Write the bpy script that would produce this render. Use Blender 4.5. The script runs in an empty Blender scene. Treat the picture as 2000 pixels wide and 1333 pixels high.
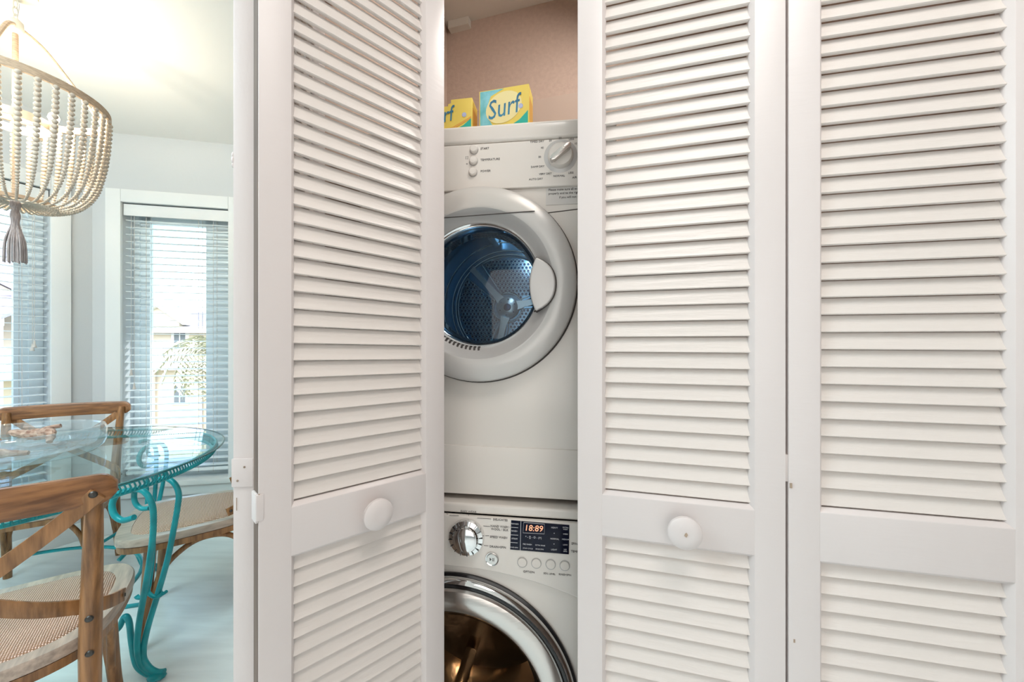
import bpy, bmesh, math, random
from mathutils import Vector, Matrix
random.seed(7)
PI = math.pi
R = math.radians
SC = bpy.context.scene
COL = SC.collection

# ------------------------------------------------------------------ camera, sky, lights, exposure
EYE = 1.22; F = 750.0; CX = 1000.0; HY = 686.0
cam_d = bpy.data.cameras.new('camera'); cam = bpy.data.objects.new('camera', cam_d); COL.objects.link(cam)
cam.location = (0, 0, EYE); cam.rotation_euler = (PI/2, 0, 0)
cam_d.sensor_width = 36; cam_d.lens = 36*F/2000; cam_d.shift_y = (HY-666.5)/2000; cam_d.clip_start = 0.02; cam_d.clip_end = 300
SC.camera = cam
SC.view_settings.view_transform = 'Standard'; SC.view_settings.look = 'None'
SC.view_settings.exposure = 0.0; SC.view_settings.gamma = 1; SC.view_settings.use_curve_mapping = False

w = bpy.data.worlds.new('world'); SC.world = w; w.use_nodes = True
nt = w.node_tree; nt.nodes.clear()
sky = nt.nodes.new('ShaderNodeTexSky'); sky.sky_type = 'NISHITA'
sky.sun_elevation = R(48); sky.sun_rotation = R(150); sky.sun_disc = False; sky.air_density = 1.2; sky.dust_density = 2.0
bg = nt.nodes.new('ShaderNodeBackground'); bg.inputs[1].default_value = 0.85
wo = nt.nodes.new('ShaderNodeOutputWorld')
nt.links.new(sky.outputs[0], bg.inputs[0]); nt.links.new(bg.outputs[0], wo.inputs[0])

def light(name, kind, loc, energy, color=(1, 1, 1), size=1.0, size_y=None, aim=None, radius=0.05):
    d = bpy.data.lights.new(name, kind); o = bpy.data.objects.new(name, d); COL.objects.link(o)
    o.location = loc; d.energy = energy; d.color = color
    if kind == 'AREA':
        d.size = size
        if size_y: d.shape = 'RECTANGLE'; d.size_y = size_y
    elif kind == 'SUN': d.angle = R(1.0)
    else: d.shadow_soft_size = radius
    if aim is not None:
        o.rotation_euler = (Vector(aim)-Vector(loc)).to_track_quat('-Z', 'Y').to_euler()
    return o
light('sun', 'SUN', (6, 10, 7), 2.6, (1.0, 0.96, 0.9), aim=(-2.5, 2.6, 1.2))
light('hall_ceiling_light', 'AREA', (0.30, -0.15, 2.62), 12, (1.0, 0.93, 0.88), 0.6, 0.6, aim=(0.35, -0.05, 0))
light('front_fill_light', 'AREA', (0.1, -2.9, 1.5), 27, (1.0, 0.92, 0.865), 2.4, 1.9, aim=(0.1, 0, 1.45))  # unseen frontal fill lamp, added to soften the shadows between the louvers
light('dining_ceiling_bounce', 'AREA', (-2.0, 0.3, 2.6), 84, (0.76, 0.93, 1.0), 1.8, 1.4, aim=(-2.1, 1.0, 0))
light('closet_fill_light', 'AREA', (0.42, 0.98, 2.52), 4.9, (1.0, 0.95, 0.9), 0.16, 0.16, aim=(-0.12, 1.35, 1.85)).data.spread = R(125)  # unseen fill lamp, added to brighten the closet above the dryer

# ------------------------------------------------------------------ materials
MATS = {}
def pmat(name, color, rough=0.5, metal=0.0, spec=0.5, noise=None, bump=None, coat=0.0, emit=None, trans=0.0):
    """noise=(scale, amount, stretch xyz)  bump=(scale, strength, stretch xyz)"""
    m = bpy.data.materials.new(name); m.use_nodes = True; MATS[name] = m
    t = m.node_tree; b = t.nodes['Principled BSDF']
    b.inputs['Base Color'].default_value = (*color, 1); b.inputs['Roughness'].default_value = rough
    b.inputs['Metallic'].default_value = metal; b.inputs['Specular IOR Level'].default_value = spec
    b.inputs['Coat Weight'].default_value = coat; b.inputs['Transmission Weight'].default_value = trans
    if emit:
        b.inputs['Emission Color'].default_value = (*emit[:3], 1); b.inputs['Emission Strength'].default_value = emit[3]
    def nz(sc, st, detail=4):
        tc = t.nodes.new('ShaderNodeTexCoord'); mp = t.nodes.new('ShaderNodeMapping'); n = t.nodes.new('ShaderNodeTexNoise')
        mp.inputs['Scale'].default_value = st; n.inputs['Scale'].default_value = sc; n.inputs['Detail'].default_value = detail
        t.links.new(tc.outputs['Object'], mp.inputs[0]); t.links.new(mp.outputs[0], n.inputs[0]); return n
    if noise:
        n = nz(noise[0], noise[2]); cr = t.nodes.new('ShaderNodeValToRGB')
        a = noise[1]
        c2 = noise[3] if len(noise) > 3 else tuple(min(1, c*(1+a)) for c in color)
        c1 = tuple(max(0, c*(1-a)) for c in color)
        cr.color_ramp.elements[0].position = 0.3; cr.color_ramp.elements[1].position = 0.7
        cr.color_ramp.elements[0].color = (*c1, 1); cr.color_ramp.elements[1].color = (*c2, 1)
        t.links.new(n.outputs[0], cr.inputs[0]); t.links.new(cr.outputs[0], b.inputs['Base Color'])
    if bump:
        n = nz(bump[0], bump[2], 6); bp = t.nodes.new('ShaderNodeBump'); bp.inputs['Strength'].default_value = bump[1]
        bp.inputs['Distance'].default_value = 0.01
        t.links.new(n.outputs[0], bp.inputs['Height']); t.links.new(bp.outputs[0], b.inputs['Normal'])
    return m
U = (1, 1, 1)
paint = pmat('door_paint', (0.72, 0.655, 0.635), 0.38, bump=(14, 0.035, (1, 12, 6)), noise=(1.6, 0.03, U))
slatp = pmat('slat_paint', (0.74, 0.675, 0.63), 0.36, bump=(16, 0.14, (1, 8, 8)))
rawwood = pmat('raw_edge_wood', (0.36, 0.27, 0.2), 0.8, noise=(8, 0.3, (6, 6, 0.6)))
wallp = pmat('wall_paint', (0.60, 0.62, 0.63), 0.85, bump=(60, 0.05, U))
trimp = pmat('trim_paint', (0.78, 0.79, 0.78), 0.5)
vinyl = pmat('window_vinyl', (0.86, 0.94, 0.96), 0.35)
ceilp = pmat('ceiling_paint', (0.86, 0.85, 0.82), 0.9, bump=(50, 0.05, U))
closetp = pmat('closet_paint', (0.50, 0.375, 0.305), 0.9, bump=(90, 0.15, U), noise=(60, 0.06, U))
closetc = pmat('closet_ceiling_paint', (0.62, 0.57, 0.5), 0.9)
floorm = pmat('whitewashed_floor', (0.84, 0.89, 0.89), 0.3, noise=(3, 0.07, (1, 7, 1)), bump=(10, 0.06, (1, 7, 1)))
white = pmat('appliance_enamel', (0.86, 0.815, 0.76), 0.22, coat=0.3)
white2 = pmat('appliance_panel', (0.86, 0.815, 0.76), 0.35)
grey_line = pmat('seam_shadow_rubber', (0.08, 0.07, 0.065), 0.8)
label_ink = pmat('label_ink', (0.12, 0.11, 0.11), 0.7)
ink_white = pmat('label_white', (0.75, 0.76, 0.8), 0.7)
silver = pmat('brushed_silver', (0.66, 0.63, 0.6), 0.24, 1.0, bump=(6, 0.05, (1, 1, 30)))
silverpl = pmat('silver_plastic', (0.64, 0.625, 0.61), 0.32, 0.15)
greybev = pmat('grey_bevel_plastic', (0.50, 0.49, 0.48), 0.35, 0.1)
chrome = pmat('chrome', (0.82, 0.82, 0.82), 0.06, 1.0)
blackgl = pmat('black_gloss', (0.012, 0.012, 0.014), 0.12)
steelblue = pmat('dryer_drum_steel', (0.22, 0.36, 0.46), 0.2, 0.9)
drumdark = pmat('drum_shadow_blue', (0.02, 0.045, 0.09), 0.3, 0.6)
hubm = pmat('hub_steel', (0.55, 0.55, 0.52), 0.3, 0.8)
washsteel = pmat('washer_drum_steel', (0.5, 0.42, 0.33), 0.16, 1.0, bump=(5, 0.4, U))
led = pmat('led_digits', (0.9, 0.5, 0.35), 0.4, emit=(1.0, 0.36, 0.17, 0.9))
display = pmat('display_panel', (0.004, 0.006, 0.022), 0.15, spec=0.25)
paper = pmat('sticker_paper', (0.74, 0.72, 0.69), 0.6)
wood = pmat('oiled_elm', (0.27, 0.12, 0.042), 0.38, noise=(5, 0.45, (14, 14, 1.2), (0.42, 0.20, 0.075)), bump=(9, 0.15, (14, 14, 1)))
woodcrest = pmat('oiled_elm_crest', (0.24, 0.095, 0.036), 0.34, noise=(5, 0.45, (1.2, 14, 14), (0.36, 0.16, 0.06)), bump=(9, 0.12, (1, 14, 14)))
woodseat = pmat('grey_washed_elm', (0.44, 0.345, 0.28), 0.28, noise=(5, 0.3, (14, 1.5, 14)))
boltm = pmat('iron_bolt', (0.07, 0.065, 0.06), 0.35, 0.8)
teal = pmat('teal_enamel', (0.006, 0.30, 0.34), 0.3, noise=(14, 0.25, U))
bead = pmat('wood_beads', (0.58, 0.50, 0.41), 0.6)
rope = pmat('jute_wrap', (0.50, 0.37, 0.26), 0.85, noise=(50, 0.25, (1, 1, 6)))
tasselm = pmat('tassel_cotton', (0.42, 0.36, 0.35), 0.9, noise=(60, 0.3, (6, 6, 0.4)))
canopym = pmat('washed_metal', (0.78, 0.72, 0.6), 0.5)
bulbm = pmat('bulb_glow', (1, 0.9, 0.7), 0.3, emit=(1.0, 0.82, 0.52, 30))
blindm = pmat('blind_slat', (0.82, 0.87, 0.88), 0.45)
cordm = pmat('blind_cord', (0.62, 0.58, 0.54), 0.8)
drift = pmat('driftwood', (0.42, 0.20, 0.13), 0.7, noise=(18, 0.45, (1, 5, 5), (0.62, 0.46, 0.36)), bump=(20, 0.6, (1, 5, 5)))
housem = pmat('cream_siding', (0.66, 0.59, 0.50), 0.9)
roofm = pmat('violet_grey_shingle', (0.36, 0.34, 0.42), 0.9)
whitem = pmat('white_exterior', (0.8, 0.8, 0.8), 0.7)
palmm = pmat('palm_green', (0.52, 0.50, 0.36), 0.8)
barkm = pmat('palm_bark', (0.35, 0.27, 0.2), 0.9)
groundm = pmat('lawn_ground', (0.30, 0.32, 0.22), 0.95)
winglass_dark = pmat('far_window_glass', (0.16, 0.19, 0.22), 0.15)
boxteal = pmat('carton_teal', (0.09, 0.55, 0.58), 0.5, noise=(30, 0.2, U, (0.35, 0.75, 0.85)))
boxgreen = pmat('carton_green', (0.03, 0.48, 0.38), 0.5)
boxyel = pmat('carton_yellow', (0.90, 0.68, 0.13), 0.5)
boxorange = pmat('carton_orange', (0.78, 0.42, 0.08), 0.5)
boxpale = pmat('carton_pale_yellow', (0.95, 0.82, 0.40), 0.5)
logo = pmat('logo_blue', (0.02, 0.14, 0.42), 0.4, noise=(9, 0.7, (0.3, 0.3, 3), (0.10, 0.45, 0.68)))

def glassmat(name, tint, haze=0.0, rough=0.0, ior=1.45):
    m = bpy.data.materials.new(name); m.use_nodes = True; t = m.node_tree; t.nodes.clear()
    o = t.nodes.new('ShaderNodeOutputMaterial'); mx = t.nodes.new('ShaderNodeMixShader')
    tr = t.nodes.new('ShaderNodeBsdfTransparent'); gl = t.nodes.new('ShaderNodeBsdfGlossy')
    fr = t.nodes.new('ShaderNodeFresnel'); fr.inputs[0].default_value = ior
    tr.inputs[0].default_value = (*tint, 1); gl.inputs[1].default_value = rough
    ge = t.nodes.new('ShaderNodeNewGeometry'); inv = t.nodes.new('ShaderNodeMath'); inv.operation = 'SUBTRACT'; inv.inputs[0].default_value = 1
    mu = t.nodes.new('ShaderNodeMath'); mu.operation = 'MULTIPLY'; t.links.new(ge.outputs['Backfacing'], inv.inputs[1]); t.links.new(fr.outputs[0], mu.inputs[0]); t.links.new(inv.outputs[0], mu.inputs[1])
    t.links.new(mu.outputs[0], mx.inputs[0]); t.links.new(tr.outputs[0], mx.inputs[1]); t.links.new(gl.outputs[0], mx.inputs[2])
    if haze:
        df = t.nodes.new('ShaderNodeBsdfDiffuse'); df.inputs[0].default_value = (0.9, 0.95, 0.97, 1); m2 = t.nodes.new('ShaderNodeMixShader'); m2.inputs[0].default_value = haze
        t.links.new(mx.outputs[0], m2.inputs[1]); t.links.new(df.outputs[0], m2.inputs[2]); t.links.new(m2.outputs[0], o.inputs[0]); return m
    t.links.new(mx.outputs[0], o.inputs[0]); return m
pane_gl = glassmat('window_glass', (0.95, 0.98, 0.98))
drum_gl = glassmat('dryer_door_glass', (0.78, 0.88, 0.95), ior=1.45)
wash_gl = glassmat('washer_door_glass', (0.55, 0.5, 0.45), ior=1.5)
top_gl = glassmat('table_glass', (0.86, 0.95, 0.94), ior=1.45)
bowl_gl = glassmat('clear_bowl_glass', (0.90, 0.95, 0.97), haze=0.10, ior=2.2, rough=0.03)
edge_gl = pmat('glass_edge', (0.03, 0.16, 0.17), 0.15, spec=0.8)

# white above the chord of the dryer door, silver below: two enamel colours on one ring
def two_tone():
    m = pmat('dryer_ring', (0.62, 0.6, 0.58), 0.28, 0.12); t = m.node_tree; b = t.nodes['Principled BSDF']
    tc = t.nodes.new('ShaderNodeTexCoord'); sp = t.nodes.new('ShaderNodeSeparateXYZ'); gt = t.nodes.new('ShaderNodeMath'); gt.operation = 'GREATER_THAN'
    gt.inputs[1].default_value = 0.636; mx = t.nodes.new('ShaderNodeMix'); mx.data_type = 'RGBA'
    mx.inputs[6].default_value = (0.64, 0.625, 0.605, 1); mx.inputs[7].default_value = (0.70, 0.67, 0.63, 1)
    t.links.new(tc.outputs['Object'], sp.inputs[0]); t.links.new(sp.outputs[2], gt.inputs[0]); t.links.new(gt.outputs[0], mx.inputs[0]); t.links.new(mx.outputs[2], b.inputs['Base Color'])
    return m
ringm = two_tone()
def weave():
    m = pmat('woven_cane', (0.62, 0.47, 0.36), 0.6); t = m.node_tree; b = t.nodes['Principled BSDF']
    tc = t.nodes.new('ShaderNodeTexCoord'); w1 = t.nodes.new('ShaderNodeTexWave'); w2 = t.nodes.new('ShaderNodeTexWave')
    w1.bands_direction = 'X'; w2.bands_direction = 'Y'
    for q in (w1, w2): q.inputs['Scale'].default_value = 62; q.inputs['Distortion'].default_value = 0.6; q.inputs['Detail Scale'].default_value = 3; t.links.new(tc.outputs['Object'], q.inputs[0])
    mu = t.nodes.new('ShaderNodeMath'); mu.operation = 'MULTIPLY'; t.links.new(w1.outputs[1], mu.inputs[0]); t.links.new(w2.outputs[1], mu.inputs[1])
    cr = t.nodes.new('ShaderNodeValToRGB'); cr.color_ramp.elements[0].position = 0.02; cr.color_ramp.elements[1].position = 0.45
    cr.color_ramp.elements[0].color = (0.30, 0.15, 0.07, 1); cr.color_ramp.elements[1].color = (0.95, 0.70, 0.60, 1)
    t.links.new(mu.outputs[0], cr.inputs[0]); t.links.new(cr.outputs[0], b.inputs['Base Color'])
    bp = t.nodes.new('ShaderNodeBump'); bp.inputs['Strength'].default_value = 0.7; bp.inputs['Distance'].default_value = 0.004
    t.links.new(mu.outputs[0], bp.inputs['Height']); t.links.new(bp.outputs[0], b.inputs['Normal']); return m
canem = weave()

# ------------------------------------------------------------------ helpers
def W(px, py, Y): return Vector(((px-CX)/F*Y, Y, EYE-(py-HY)/F*Y))
class MB:
    def __init__(s): s.v = []; s.f = []
    def add(s, vs, fs):
        n = len(s.v); s.v += [tuple(v) for v in vs]; s.f += [tuple(i+n for i in f) for f in fs]
    def box(s, a, b, M=None):
        (x0, y0, z0), (x1, y1, z1) = a, b
        vs = [Vector(p) for p in ((x0, y0, z0), (x1, y0, z0), (x1, y1, z0), (x0, y1, z0), (x0, y0, z1), (x1, y0, z1), (x1, y1, z1), (x0, y1, z1))]
        if M: vs = [M @ v for v in vs]
        s.add(vs, [(3, 2, 1, 0), (4, 5, 6, 7), (0, 1, 5, 4), (1, 2, 6, 5), (2, 3, 7, 6), (3, 0, 4, 7)])
    def sweep(s, pts, prof, up=None, closed=False, scale=None):
        """prof: list of (a,b) offsets; frame from tangent and 'up'"""
        n = len(pts); k = len(prof); base = len(s.v); T = []
        for i in range(n):
            a = pts[(i-1) % n] if closed or i > 0 else pts[0]; b = pts[(i+1) % n] if closed or i < n-1 else pts[-1]
            T.append((b-a).normalized())
        u = (Vector(up) if up else T[0].orthogonal()).normalized()
        for i in range(n):
            t = T[i]
            if up: u0 = Vector(up)
            else: u0 = u
            uu = (u0-t*u0.dot(t))
            if uu.length < 1e-5: uu = t.orthogonal()
            uu.normalize(); u = uu; vv = t.cross(uu)
            sc = scale[i] if scale else 1
            for (a, b) in prof: s.v.append(tuple(pts[i]+uu*a*sc+vv*b*sc))
        for i in range(n if closed else n-1):
            for j in range(k):
                p = base+i*k+j; q = base+i*k+(j+1) % k; p2 = base+((i+1) % n)*k+j; q2 = base+((i+1) % n)*k+(j+1) % k
                s.f.append((p, p2, q2, q))
        if not closed:
            s.f.append(tuple(base+j for j in range(k))); s.f.append(tuple(base+(n-1)*k+j for j in reversed(range(k))))
    def tube(s, pts, r, seg=8, closed=False):
        pts = [Vector(p) for p in pts]
        sc = r if isinstance(r, (list, tuple)) else None; rr = 1 if sc else r
        if sc and len(sc) != len(pts):
            m = len(pts)-1; sc = [sc[int(i/m*(len(sc)-1))] + (sc[min(len(sc)-1, int(i/m*(len(sc)-1))+1)]-sc[int(i/m*(len(sc)-1))])*((i/m*(len(sc)-1)) % 1) for i in range(m+1)]
        s.sweep(pts, [(rr*math.cos(2*PI*j/seg), rr*math.sin(2*PI*j/seg)) for j in range(seg)], closed=closed, scale=sc)
    def lathe(s, prof, seg=48, M=None, a0=0, a1=2*PI):
        """profile (r, h) about local Z, h along Z"""
        full = abs(a1-a0-2*PI) < 1e-6; n = seg if full else seg+1; base = len(s.v); k = len(prof)
        for i in range(n):
            a = a0+(a1-a0)*i/seg
            for (r, h) in prof:
                v = Vector((r*math.cos(a), r*math.sin(a), h)); s.v.append(tuple(M @ v if M else v))
        for i in range(seg):
            i2 = (i+1) % n
            for j in range(k-1): s.f.append((base+i*k+j, base+i2*k+j, base+i2*k+j+1, base+i*k+j+1))
    def prism(s, poly, h0, h1, M=None):
        n = len(poly); base = len(s.v)
        for h in (h0, h1):
            for (x, y) in poly:
                v = Vector((x, y, h)); s.v.append(tuple(M @ v if M else v))
        s.f.append(tuple(base+i for i in reversed(range(n)))); s.f.append(tuple(base+n+i for i in range(n)))
        for i in range(n): s.f.append((base+i, base+(i+1) % n, base+n+(i+1) % n, base+n+i))
    def ball(s, c, r, seg=8, rings=5, sc=(1, 1, 1)):
        prof = [(r*math.sin(PI*i/rings)+1e-6, -r*math.cos(PI*i/rings)) for i in range(rings+1)]
        s.lathe(prof, seg, Matrix.Translation(c) @ Matrix.Diagonal((*sc, 1)))
def mesh_of(mb, name, m, bevel=0, seg=2, angle=38):
    me = bpy.data.meshes.new(name); me.from_pydata(mb.v, [], mb.f); me.update()
    bm = bmesh.new(); bm.from_mesh(me)
    bmesh.ops.remove_doubles(bm, verts=bm.verts, dist=1e-6)
    bmesh.ops.recalc_face_normals(bm, faces=bm.faces)
    if bevel:
        es = [e for e in bm.edges if len(e.link_faces) == 2 and e.calc_face_angle(0) > R(30)]
        bmesh.ops.bevel(bm, geom=es, offset=bevel, segments=seg, affect='EDGES', profile=0.6, clamp_overlap=True)
    bm.to_mesh(me); bm.free()
    for p in me.polygons: p.use_smooth = True
    me.set_sharp_from_angle(angle=R(angle))
    me.materials.append(m); return me
def obj(name, mb, m, parent=None, bevel=0, seg=2, angle=38, loc=None, rot=None):
    o = bpy.data.objects.new(name, mesh_of(mb, name, m, bevel, seg, angle)); COL.objects.link(o)
    if parent: o.parent = parent
    if loc is not None: o.location = loc
    if rot is not None: o.rotation_euler = rot
    return o
def inst(name, me, parent, loc=(0, 0, 0), rot=(0, 0, 0), scale=None):
    o = bpy.data.objects.new(name, me); COL.objects.link(o); o.parent = parent; o.location = loc; o.rotation_euler = rot
    if scale: o.scale = scale
    return o
def thing(name, label, cat, loc=(0, 0, 0), rz=0, group=None):
    o = bpy.data.objects.new(name, None); COL.objects.link(o); o.empty_display_size = 0.05
    o.location = loc; o.rotation_euler = (0, 0, rz); o['label'] = label
    if cat: o['category'] = cat
    if group: o['group'] = group
    return o
def tag(o, label, cat=None, group=None, kind=None):
    if label: o['label'] = label
    if cat: o['category'] = cat
    if group: o['group'] = group
    if kind: o['kind'] = kind
    return o
def struct(o, label=None): o['kind'] = 'structure'; return tag(o, label)
def copy_tree(o, parent=None):
    c = o.copy(); COL.objects.link(c)
    if parent: c.parent = parent
    for ch in [q for q in bpy.data.objects if q.parent == o]: copy_tree(ch, c)
    return c
def crom(P, n=8, closed=False):
    P = [Vector(p) for p in P]; out = []; N = len(P)
    for i in range(N if closed else N-1):
        g = (lambda k: P[k % N]) if closed else (lambda k: P[max(0, min(N-1, k))])
        a, b, c, d = g(i-1), g(i), g(i+1), g(i+2)
        for j in range(n):
            t = j/n
            out.append(0.5*((2*b)+(c-a)*t+(2*a-5*b+4*c-d)*t*t+(3*b-a-3*c+d)*t**3))
    if not closed: out.append(P[-1])
    return out
def text(body, size, parent, loc, m=label_ink, rot=(PI/2, 0, 0), ext=0.0003, name='label_text', align='LEFT', shear=0, label=None, squash=1.0):
    cu = bpy.data.curves.new('t', 'FONT'); cu.body = body; cu.size = size; cu.extrude = ext; cu.align_x = align; cu.align_y = 'CENTER'; cu.shear = shear; cu.resolution_u = 2
    to = bpy.data.objects.new('t', cu); COL.objects.link(to)
    me = bpy.data.meshes.new_from_object(to.evaluated_get(bpy.context.evaluated_depsgraph_get()))
    bpy.data.objects.remove(to); me.materials.clear(); me.materials.append(m)
    o = bpy.data.objects.new(name, me); COL.objects.link(o); o.parent = parent; o.location = loc; o.rotation_euler = rot; o.scale = (squash, 1, 1)
    if label: o['label'] = label
    return o
YAX = Matrix.Rotation(PI/2, 4, 'X')       # local Z of a lathe -> -Y (towards the viewer)
def along(origin, ang):                      # plane frame: local x along wall, local y = into / behind
    return Matrix.Translation(origin) @ Matrix.Rotation(ang, 4, 'Z')
def px_on(px, py, M, off=0.0):
    """local (x,z) where the ray of a photo pixel meets the plane local y = off"""
    Mi = M.inverted(); o = Mi @ Vector((0, 0, EYE)); d = Mi.to_3x3() @ Vector(((px-CX)/F, 1, -(py-HY)/F))
    t = (off-o.y)/d.y; p = o+d*t; return p.x, p.z

# ------------------------------------------------------------------ room shell
CEIL = 2.675
# closet geometry
GX = Vector((-0.44, 0.826, 0)); closet_ang = math.atan2(-0.2757, 0.9614)
def wall_box(name, p0, p1, z0, z1, th, m, label, holes=()):
    """vertical slab from p0 to p1; its thickness goes to the left of p0->p1"""
    p0 = Vector((*p0, 0)); p1 = Vector((*p1, 0)); L = (p1-p0).length; a = math.atan2(p1.y-p0.y, p1.x-p0.x)
    mb = MB(); xs = sorted({0, L, *[h[0] for h in holes], *[h[1] for h in holes]})
    for i in range(len(xs)-1):
        h = next((h for h in holes if h[0] <= xs[i]+1e-6 and h[1] >= xs[i+1]-1e-6), None)
        if h:
            if h[2] > z0: mb.box((xs[i], 0, z0), (xs[i+1], th, h[2]))
            if h[3] < z1: mb.box((xs[i], 0, h[3]), (xs[i+1], th, z1))
        else: mb.box((xs[i], 0, z0), (xs[i+1], th, z1))
    o = obj(name, mb, m, loc=p0, rot=(0, 0, a)); struct(o, label); return o
mb = MB(); mb.box((-4.2, -3.2, -0.05), (3.0, 4.4, 0)); struct(obj('floor', mb, floorm), 'pale whitewashed floor of the dining room and hall')
mb = MB(); mb.box((-4.2, -3.2, CEIL), (3.0, 4.4, CEIL+0.08)); struct(obj('ceiling', mb, ceilp), 'white ceiling above the dining nook')
KC = Vector((-2.77, 2.535, 0))
dR = Vector((0.978, 0.209, 0)).normalized(); dL = Vector((-0.423, -0.906, 0)).normalized()
WZ0, WZ1 = 0.335, 2.214
WINR = (0.169, 0.80); WINL = (0.186, 0.886)
pR = KC+dR*4.2; pL = KC+dL*1.3
wall_box('wall_back', KC.xy, pR.xy, 0, CEIL, 0.17, wallp, 'pale grey wall with the right hand blind window', [(WINR[0], WINR[1], WZ0, WZ1)])
# left wall: thickness outwards -> run from far end to corner
Ll = 1.3
wall_box('wall_bay', pL.xy, KC.xy, 0, CEIL, 0.17, wallp, 'pale grey angled bay wall with the left hand blind window', [(Ll-WINL[1], Ll-WINL[0], WZ0, WZ1)])
wall_box('wall_left', (-3.1, -3.1), pL.xy, 0, CEIL, 0.12, wallp, 'side wall of the dining room')
wall_box('wall_rear', (2.6, -3.1), (-3.2, -3.1), 0, CEIL, 0.12, wallp, 'wall behind the viewer')
wall_box('wall_right', (1.75, 3.5), (1.75, -3.1), 0, CEIL, 0.12, wallp, 'end wall of the hall')
# closet walls
nC = Vector((0.2757, 0.9614, 0)); uC = Vector((0.9614, -0.2757, 0))
sd = Vector((0.16, 0.987, 0)).normalized()
cl0 = GX.copy(); clb = GX+sd*0.86
bkL = Vector((-0.29, 1.712, 0)); bkR = bkL+uC*1.42
wall_box('wall_closet_left', (cl0-uC*0.005).xy, (bkL-sd*0.0).xy, 0, CEIL, 0.10, closetp, 'taupe side wall of the laundry closet')
wall_box('wall_closet_back', (bkL-uC*0.12).xy, bkR.xy, 0, CEIL, 0.08, closetp, 'taupe back wall of the laundry closet above the dryer')
jr = Vector((0.704, 0.4975, 0))+uC*0.02
wall_box('wall_closet_right', (jr+nC*1.2).xy, (jr+nC*0.0).xy, 0, CEIL, 0.10, closetp, 'taupe right side wall of the laundry closet')
wall_box('wall_hall', (jr+uC*0.0).xy, (jr+uC*1.1).xy, 0, CEIL, 0.09, wallp, 'hall wall right of the closet doors')
wall_box('wall_header', (GX-uC*0.13).xy, (jr+uC*0.02).xy, 2.06, CEIL, 0.10, wallp, 'wall above the closet doors')
mb = MB(); o = obj('trim_1', (mb.box((0, 0, 0), (1.35, 0.02, 0.03)), mb)[1], trimp, loc=GX+nC*0.03+Vector((0, 0, 2.03)), rot=(0, 0, closet_ang)); struct(o, 'door track over the closet opening')
# closet ceiling board
cb = MB(); cb.prism([(p.x, p.y) for p in (cl0+nC*0.10, jr+nC*0.10, bkR, bkL)], CEIL-0.012, CEIL-0.001); struct(obj('ceiling_closet', cb, closetc), 'beige ceiling inside the closet')
# ledge on the closet back wall
lb = MB(); lb.box((0.1, -0.10, 1.5), (1.35, 0, 2.20)); struct(obj('trim_2', lb, pmat('closet_ledge_paint', (0.38, 0.29, 0.235), 0.9), loc=bkL, rot=(0, 0, closet_ang)), 'lighter boxed ledge low on the closet back wall')
cbk = MB(); cbk.box((0.02, -0.03, CEIL-0.045), (0.115, 0.0, CEIL-0.012)); struct(obj('trim_3', cbk, closetc, loc=bkL, rot=(0, 0, closet_ang)), 'small beige block under the closet ceiling')
# baseboards
def board(name, p0, p1, label):
    p0 = Vector(p0); p1 = Vector(p1); L = (p1-p0).length
    mb = MB(); mb.box((0, -0.015, 0), (L, 0, 0.11)); struct(obj(name, mb, trimp, loc=p0, rot=(0, 0, math.atan2(p1.y-p0.y, p1.x-p0.x)), bevel=0.004), label)
board('baseboard_back', KC, KC+dR*3.0, 'white baseboard under the right window')
board('baseboard_left', pL, KC, 'white baseboard under the left window')

# ------------------------------------------------------------------ windows and blinds
def window(n, M, x0, x1, label, jl, jr_):
    """M: local x along wall, local y outwards; opening x0..x1"""
    root = thing('window_%d' % n, label, None); root.matrix_world = M; root['kind'] = 'structure'
    cw = 0.085
    for (a, b) in (((x0-cw, -0.022, WZ0-0.0), (x0, 0, WZ1+cw)), ((x1, -0.022, WZ0-0.0), (x1+cw, 0, WZ1+cw)), ((x0, -0.022, WZ1), (x1, 0, WZ1+cw)), ((x0-cw, -0.022, WZ0-0.10), (x1+cw, 0, WZ0-0.03))):
        mb = MB(); mb.box(a, b); obj('casing', mb, trimp, root, bevel=0.004)
    mb = MB(); mb.box((x0-cw-0.01, -0.045, WZ0-0.03), (x1+cw+0.01, 0.12, WZ0+0.004)); obj('sill', mb, trimp, root, bevel=0.005)
    yj = 0.10
    for (a, b) in (((x0, yj, WZ0), (x0+jl, yj+0.05, WZ1)), ((x1-jr_, yj, WZ0), (x1, yj+0.05, WZ1)), ((x0+jl, yj, WZ1-0.05), (x1-jr_, yj+0.05, WZ1)), ((x0+jl, yj, WZ0), (x1-jr_, yj+0.05, WZ0+0.06))):
        mb = MB(); mb.box(a, b); obj('jamb', mb, vinyl, root, bevel=0.003)
    s0, s1, q0, q1 = x0+jl, x1-jr_, WZ0+0.06, WZ1-0.05
    sash = MB()
    for (a, b) in (((s0, yj+0.012, q0), (s0+0.055, yj+0.045, q1)), ((s1-0.055, yj+0.012, q0), (s1, yj+0.045, q1)), ((s0, yj+0.012, q1-0.05), (s1, yj+0.045, q1)), ((s0, yj+0.012, q0), (s1, yj+0.045, q0+0.06))): sash.box(a, b)
    obj('sash', sash, vinyl, root)
    mb = MB(); mb.box((s0+0.05, yj+0.026, q0+0.05), (s1-0.05, yj+0.032, q1-0.045)); obj('pane', mb, pane_gl, root)
    return root
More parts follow.
